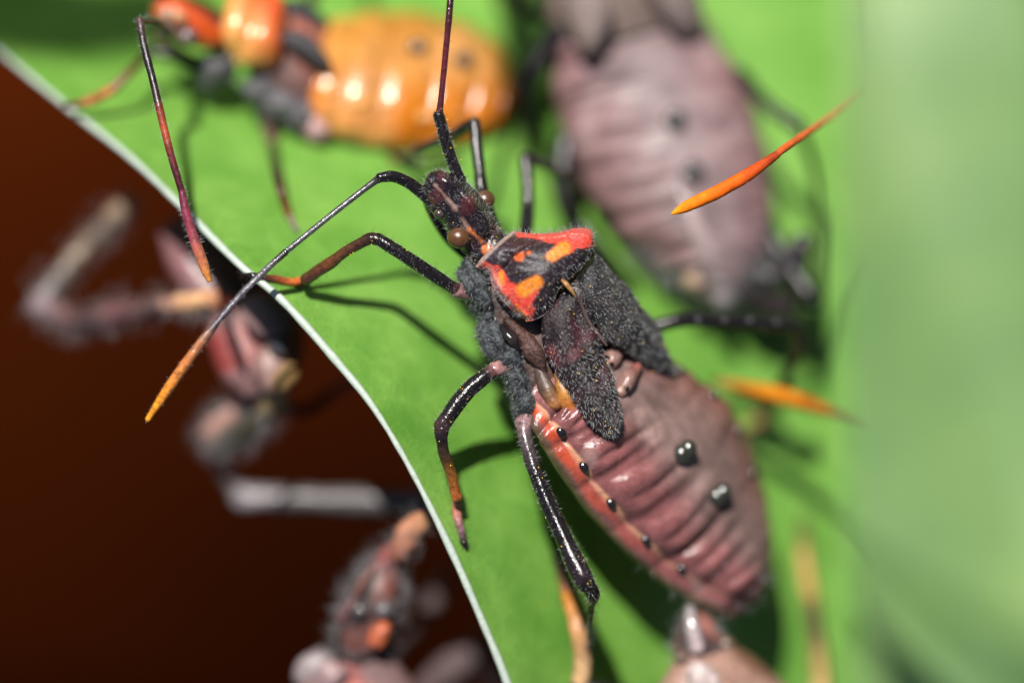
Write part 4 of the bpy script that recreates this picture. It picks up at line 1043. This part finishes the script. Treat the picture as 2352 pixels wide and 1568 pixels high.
# ============ bug hanging below the edge, bottom
def bottom_bug():
    bug = empty('assassin_bug', P(850, 1420, -6))
    tag(bug, 'dark hairy assassin bug with red orange blotches hanging below the lower leaf edge', 'insect', BUGS)
    dz = -4.2
    limb(bug, 'leg', [('tibia', [(985, 1185, -2.6), (950, 1215, -3.2), (920, 1262, -3.7)], [40, 62, 56], [(.4, .19, .09), (.5, .22, .13), (.3, .11, .07)]),
                      ('femur', [(925, 1258, -3.7), (896, 1285, dz), (872, 1310, dz)], [40, 60, 48], [(.2, .05, .04), (.24, .075, .07), (.1, .03, .025)])], M_soft,
         (120, (.3, .6), .011, M_hair, dict(amount=.2, rand=.6)), jitter=.05)
    hc = lambda t, a, V: mixc((.014, .010, .009), (.15, .05, .04), sm(.2, .8, vnoise(V, 2.6, 95)))
    hd, HV, HF = loft('head', [P(868, 1272, dz - .4), P(826, 1322, dz - .2), P(796, 1385, dz - .2), P(776, 1450, dz - .3), P(768, 1510, dz - .4)], [P(926, 1296, dz - .4), P(922, 1345, dz - .4), P(908, 1400, dz - .5), P(888, 1455, dz - .6), P(866, 1515, dz - .7)],
         [.3, .7, .75, .7, .5], [.3, .7, .8, .7, .5], hc, M_soft, bug, nt=50, na=40)
    hairs('hair', [(HV, HF)], 420, (.3, .75), .011, M_hair, hd, amount=.2, rand=.7)
    ball('eye', P(828, 1400, dz + .5), (.24, .2, .2), (.06, .05, .05), M_gloss, hd)
    ball('eye', P(880, 1398, dz + .42), (.26, .22, .22), (.09, .08, .085), M_dark, hd)
    for c, r, k in ((P(872, 1458, dz + .4), (.42, .26, .22), (.36, .085, .035)), (P(836, 1335, dz + .3), (.5, .14, .14), (.12, .045, .035)), (P(796, 1400, dz + .2), (.5, .13, .13), (.10, .04, .04))):
        ball('blotch_lobe', c, r, k, M_soft, hd, axis=(-.5, -.8, 0), lump=.14)
    loft('pronotum', [P(700, 1530, dz - .5), P(680, 1600, dz - .2), P(660, 1700, dz - .2), P(690, 1790, dz - .3)], [P(910, 1515, dz - .8), P(960, 1590, dz - .9), P(980, 1690, dz - 1), P(920, 1780, dz - .8)],
         [.5, 1, 1, .4], [.5, .7, .7, .4], lambda t, a, V: mixc((.16, .10, .10), (.3, .04, .025), sm(.2, -.3, np.abs(np.cos(a) + .1) - .35 + .3 * vnoise(V, 2.4, 96))), M_plate, bug, nt=40, na=48)
    ball('side_lobe', P(722, 1535, dz - .4), (.6, .5, .4), (.2, .165, .165), M_soft, bug, axis=(.6, .6, 0), lump=.12, seed=9)
    ball('side_lobe', P(762, 1548, dz + .5), (.4, .36, .3), (.26, .17, .17), M_soft, bug, axis=(.6, .6, 0), lump=.12, seed=10)
    loft('abdomen', [P(700, 1760, dz - .3), P(720, 1950, dz - .4), P(800, 2150, dz - .6), P(880, 2250, dz - 1)], [P(930, 1740, dz - 1), P(1060, 1900, dz - 1.4), P(1060, 2120, dz - 1.6), P(960, 2250, dz - 1.3)],
         [.5, 1.2, 1.1, .3], [.5, 1, 1, .3], lambda t, a, V: mixc((.3, .17, .17), (.2, .08, .08), sm(-.3, .7, vnoise(V, 1.6, 97))), M_abd, bug, nt=50, na=40)
    limb(bug, 'leg', [('femur', [(930, 1640, dz - 1), (1010, 1560, -8), (1100, 1480, -9.5)], [80, 84, 70], [(.08, .05, .05), (.12, .09, .09), (.14, .10, .10)]),
                      ('tibia', [(1100, 1480, -9.5), (1140, 1560, -9.2), (1180, 1640, -8.5)], [56, 60, 40], [(.13, .09, .09), (.15, .09, .085), (.1, .06, .05)])], M_soft, None, jitter=.05)
    limb(bug, 'leg', [('femur', [(900, 1500, dz - .8), (985, 1400, -8.2), (1030, 1310, -10)], [46, 44, 40], [(.05, .04, .04), (.12, .10, .10)])], M_soft, None)
    limb(bug, 'leg', [('femur', [(700, 1600, dz - .6), (610, 1640, -6.5), (540, 1700, -7)], [44, 42, 40], [BLK])], M_dark)
bottom_bug()

# ============ bug coming up from the lower frame edge
def lower_bug():
    bug = empty('assassin_bug', P(1650, 1600, -4))
    tag(bug, 'brownish pink assassin bug with banded orange legs behind the tail of the sharp bug', 'insect', BUGS)
    dz = -3.6
    hc = lambda t, a, V: mixc((.05, .03, .03), (.28, .10, .08), sm(-.1, .8, vnoise(V, 2.4, 101) + .6 * np.cos(a)))
    hd, HV, HF = loft('head', [P(1572, 1400, dz), P(1556, 1440, dz + .1), P(1548, 1490, dz + .1), P(1552, 1530, dz)], [P(1612, 1398, dz - .2), P(1640, 1430, dz - .3), P(1662, 1480, dz - .4), P(1672, 1530, dz - .5)],
         [.25, .5, .55, .5], [.3, .5, .6, .5], hc, M_soft, bug, nt=40, na=40)
    tube('beak', [P(1585, 1400, dz + .4), P(1590, 1440, dz + .55), P(1600, 1485, dz + .55)], [mm(28), mm(34), mm(38)], [(.2, .17, .17), (.3, .26, .27), (.36, .28, .28)], M_gloss, hd)  # pale tube laid on the head as its painted highlight
    ball('eye', P(1566, 1510, dz + .45), (.22, .2, .2), (.12, .08, .06), M_bead, hd)
    ball('eye', P(1668, 1478, dz - .2), (.24, .22, .22), (.1, .06, .04), M_eye, hd)
    hairs('hair', [(HV, HF)], 300, (.15, .35), .01, M_hair, hd, amount=.3, rand=.7)
    pc = lambda t, a, V: mixc((.26, .15, .115), (.13, .06, .04), sm(-.2, .8, vnoise(V, 2, 102) + .5 * np.cos(a)))
    pr, PV, PF = loft('pronotum', [P(1560, 1500, dz + .2), P(1535, 1545, dz + .3), P(1495, 1610, dz + .3), P(1470, 1700, dz + .3), P(1520, 1780, dz + .2)], [P(1690, 1480, dz - .5), P(1740, 1515, dz - .8), P(1800, 1570, dz - 1), P(1850, 1640, dz - 1.2), P(1800, 1740, dz - 1)],
         [.4, .8, 1.0, 1.1, .5], [.5, .6, .7, .6, .4], pc, M_soft, bug, nt=50, na=50)
    ball('blotch_lobe', P(1615, 1560, dz + .9), (.55, .4, .25), (.38, .3, .29), M_soft, pr, axis=(.5, -.8, 0), lump=.1)
    loft('abdomen', [P(1500, 1760, dz), P(1480, 1930, dz - .2), P(1530, 2120, dz - .6), P(1620, 2260, dz - 1)], [P(1800, 1730, dz - 1.4), P(1880, 1900, dz - 1.8), P(1860, 2100, dz - 1.8), P(1720, 2260, dz - 1.4)],
         [.5, 1.2, 1.1, .3], [.5, 1, 1, .3], lambda t, a, V: mixc((.32, .18, .16), (.2, .09, .08), sm(-.3, .7, vnoise(V, 1.6, 97))), M_abd, bug, nt=50, na=40)
    limb(bug, 'leg', [('femur', [(1530, 1600, dz), (1440, 1600, -3.2), (1330, 1572, -3.0)], [50, 46, 42], [BLK]),
                      ('tibia', [P(1332, 1572, -3.0), P(1338, 1520, -2.9), P(1326, 1440, -2.6), leafP(1306, 1370, .5)], [44, 42, 40, 38], [(.42, .25, .12), (.44, .27, .14), (.40, .19, .075), (.38, .13, .02)]),
                      ('tarsus', [leafP(1306, 1370, .45), leafP(1290, 1320, .25), leafP(1276, 1268, .1)], [32, 26, 20], [(.3, .09, .02), (.1, .04, .03), BLK])], M_soft,
         (120, (.15, .4), .009, M_dhair, dict(amount=.2, rand=.6)))
    limb(bug, 'leg', [('femur', [(1800, 1650, dz - 1), (1850, 1640, -6.6), (1888, 1600, -7.6)], [46, 44, 40], [BLK, (.3, .2, .06)]),
                      ('tibia', [P(1886, 1600, -7.6), P(1884, 1540, -7.8), P(1872, 1440, -8.0), P(1862, 1375, -8.2)], [46, 46, 44, 42], [(.34, .22, .09), (.32, .21, .08), (.05, .04, .02), (.12, .08, .03)]),
                      ('tarsus', [P(1862, 1372, -8.2), leafP(1848, 1290, .6), leafP(1846, 1236, .3), leafP(1846, 1190, .1)], [40, 36, 30, 20], [(.36, .21, .07), (.38, .22, .08), (.1, .08, .03), (.05, .05, .02)])], M_mat)
lower_bug()

# ============ antennae of hidden bugs reaching in from beside the pale leaf
def antenna_thing(label, segs, mat=M_dark, hair=None):
    p0 = P(*segs[0][1][0])
    e = empty('antenna', p0)
    src = []
    for k, s in enumerate(segs):
        o, V, F = tube(s[0], [P(*p) for p in s[1]], [mm(v) for v in s[2]], s[3], mat, e, jitter=.006, seed=k)
        src.append((V, F))
    if hair:
        hairs('bristles', src, hair, (.04, .1), .006, M_hair, e, amount=.3, rand=.5)
    tag(e, label, 'antenna', 'orange antennae reaching in from the right')
    return e
antenna_thing('bright orange antenna tip pointing left in front of the blurred mauve abdomen', [
    ('tip_segment', [(1546, 490, .15), (1580, 473, .15), (1650, 440, .1), (1720, 400, .0), (1785, 355, -.15)], [9, 27, 31, 29, 17], [(.62, .22, .008), (.66, .16, .006), (.64, .11, .006), (.52, .07, .008), (.22, .03, .010)]),
    ('flagellum', [(1782, 357, -.15), (1800, 342, -.25), (1850, 308, -1.4), (1900, 275, -2.8), (1990, 215, -4.4)], [14, 18, 17, 14, 13], [(.14, .025, .016), (.5, .09, .02), (.5, .12, .03), (.45, .13, .05), (.3, .1, .05)]),
    ('pedicel', [(1990, 215, -4.4), (2200, 80, -4), (2420, -40, -5)], [17, 16, 16], [DRD, BLK])], M_mat, 160)
antenna_thing('blurred amber antenna tip right of the sharp bug\'s abdomen', [
    ('tip_segment', [(1640, 872, -5.6), (1700, 888, -5.5), (1780, 905, -5.4), (1850, 925, -5.2), (1930, 950, -5.0)], [14, 30, 40, 38, 22], [(.24, .16, .05), (.30, .11, .006), (.42, .14, .003), (.30, .09, .003), (.14, .05, .01)]),
    ('flagellum', [(1930, 950, -5.0), (2100, 1010, -3), (2400, 1120, -3)], [20, 18, 18], [DRD, BLK])], M_mat, 200)
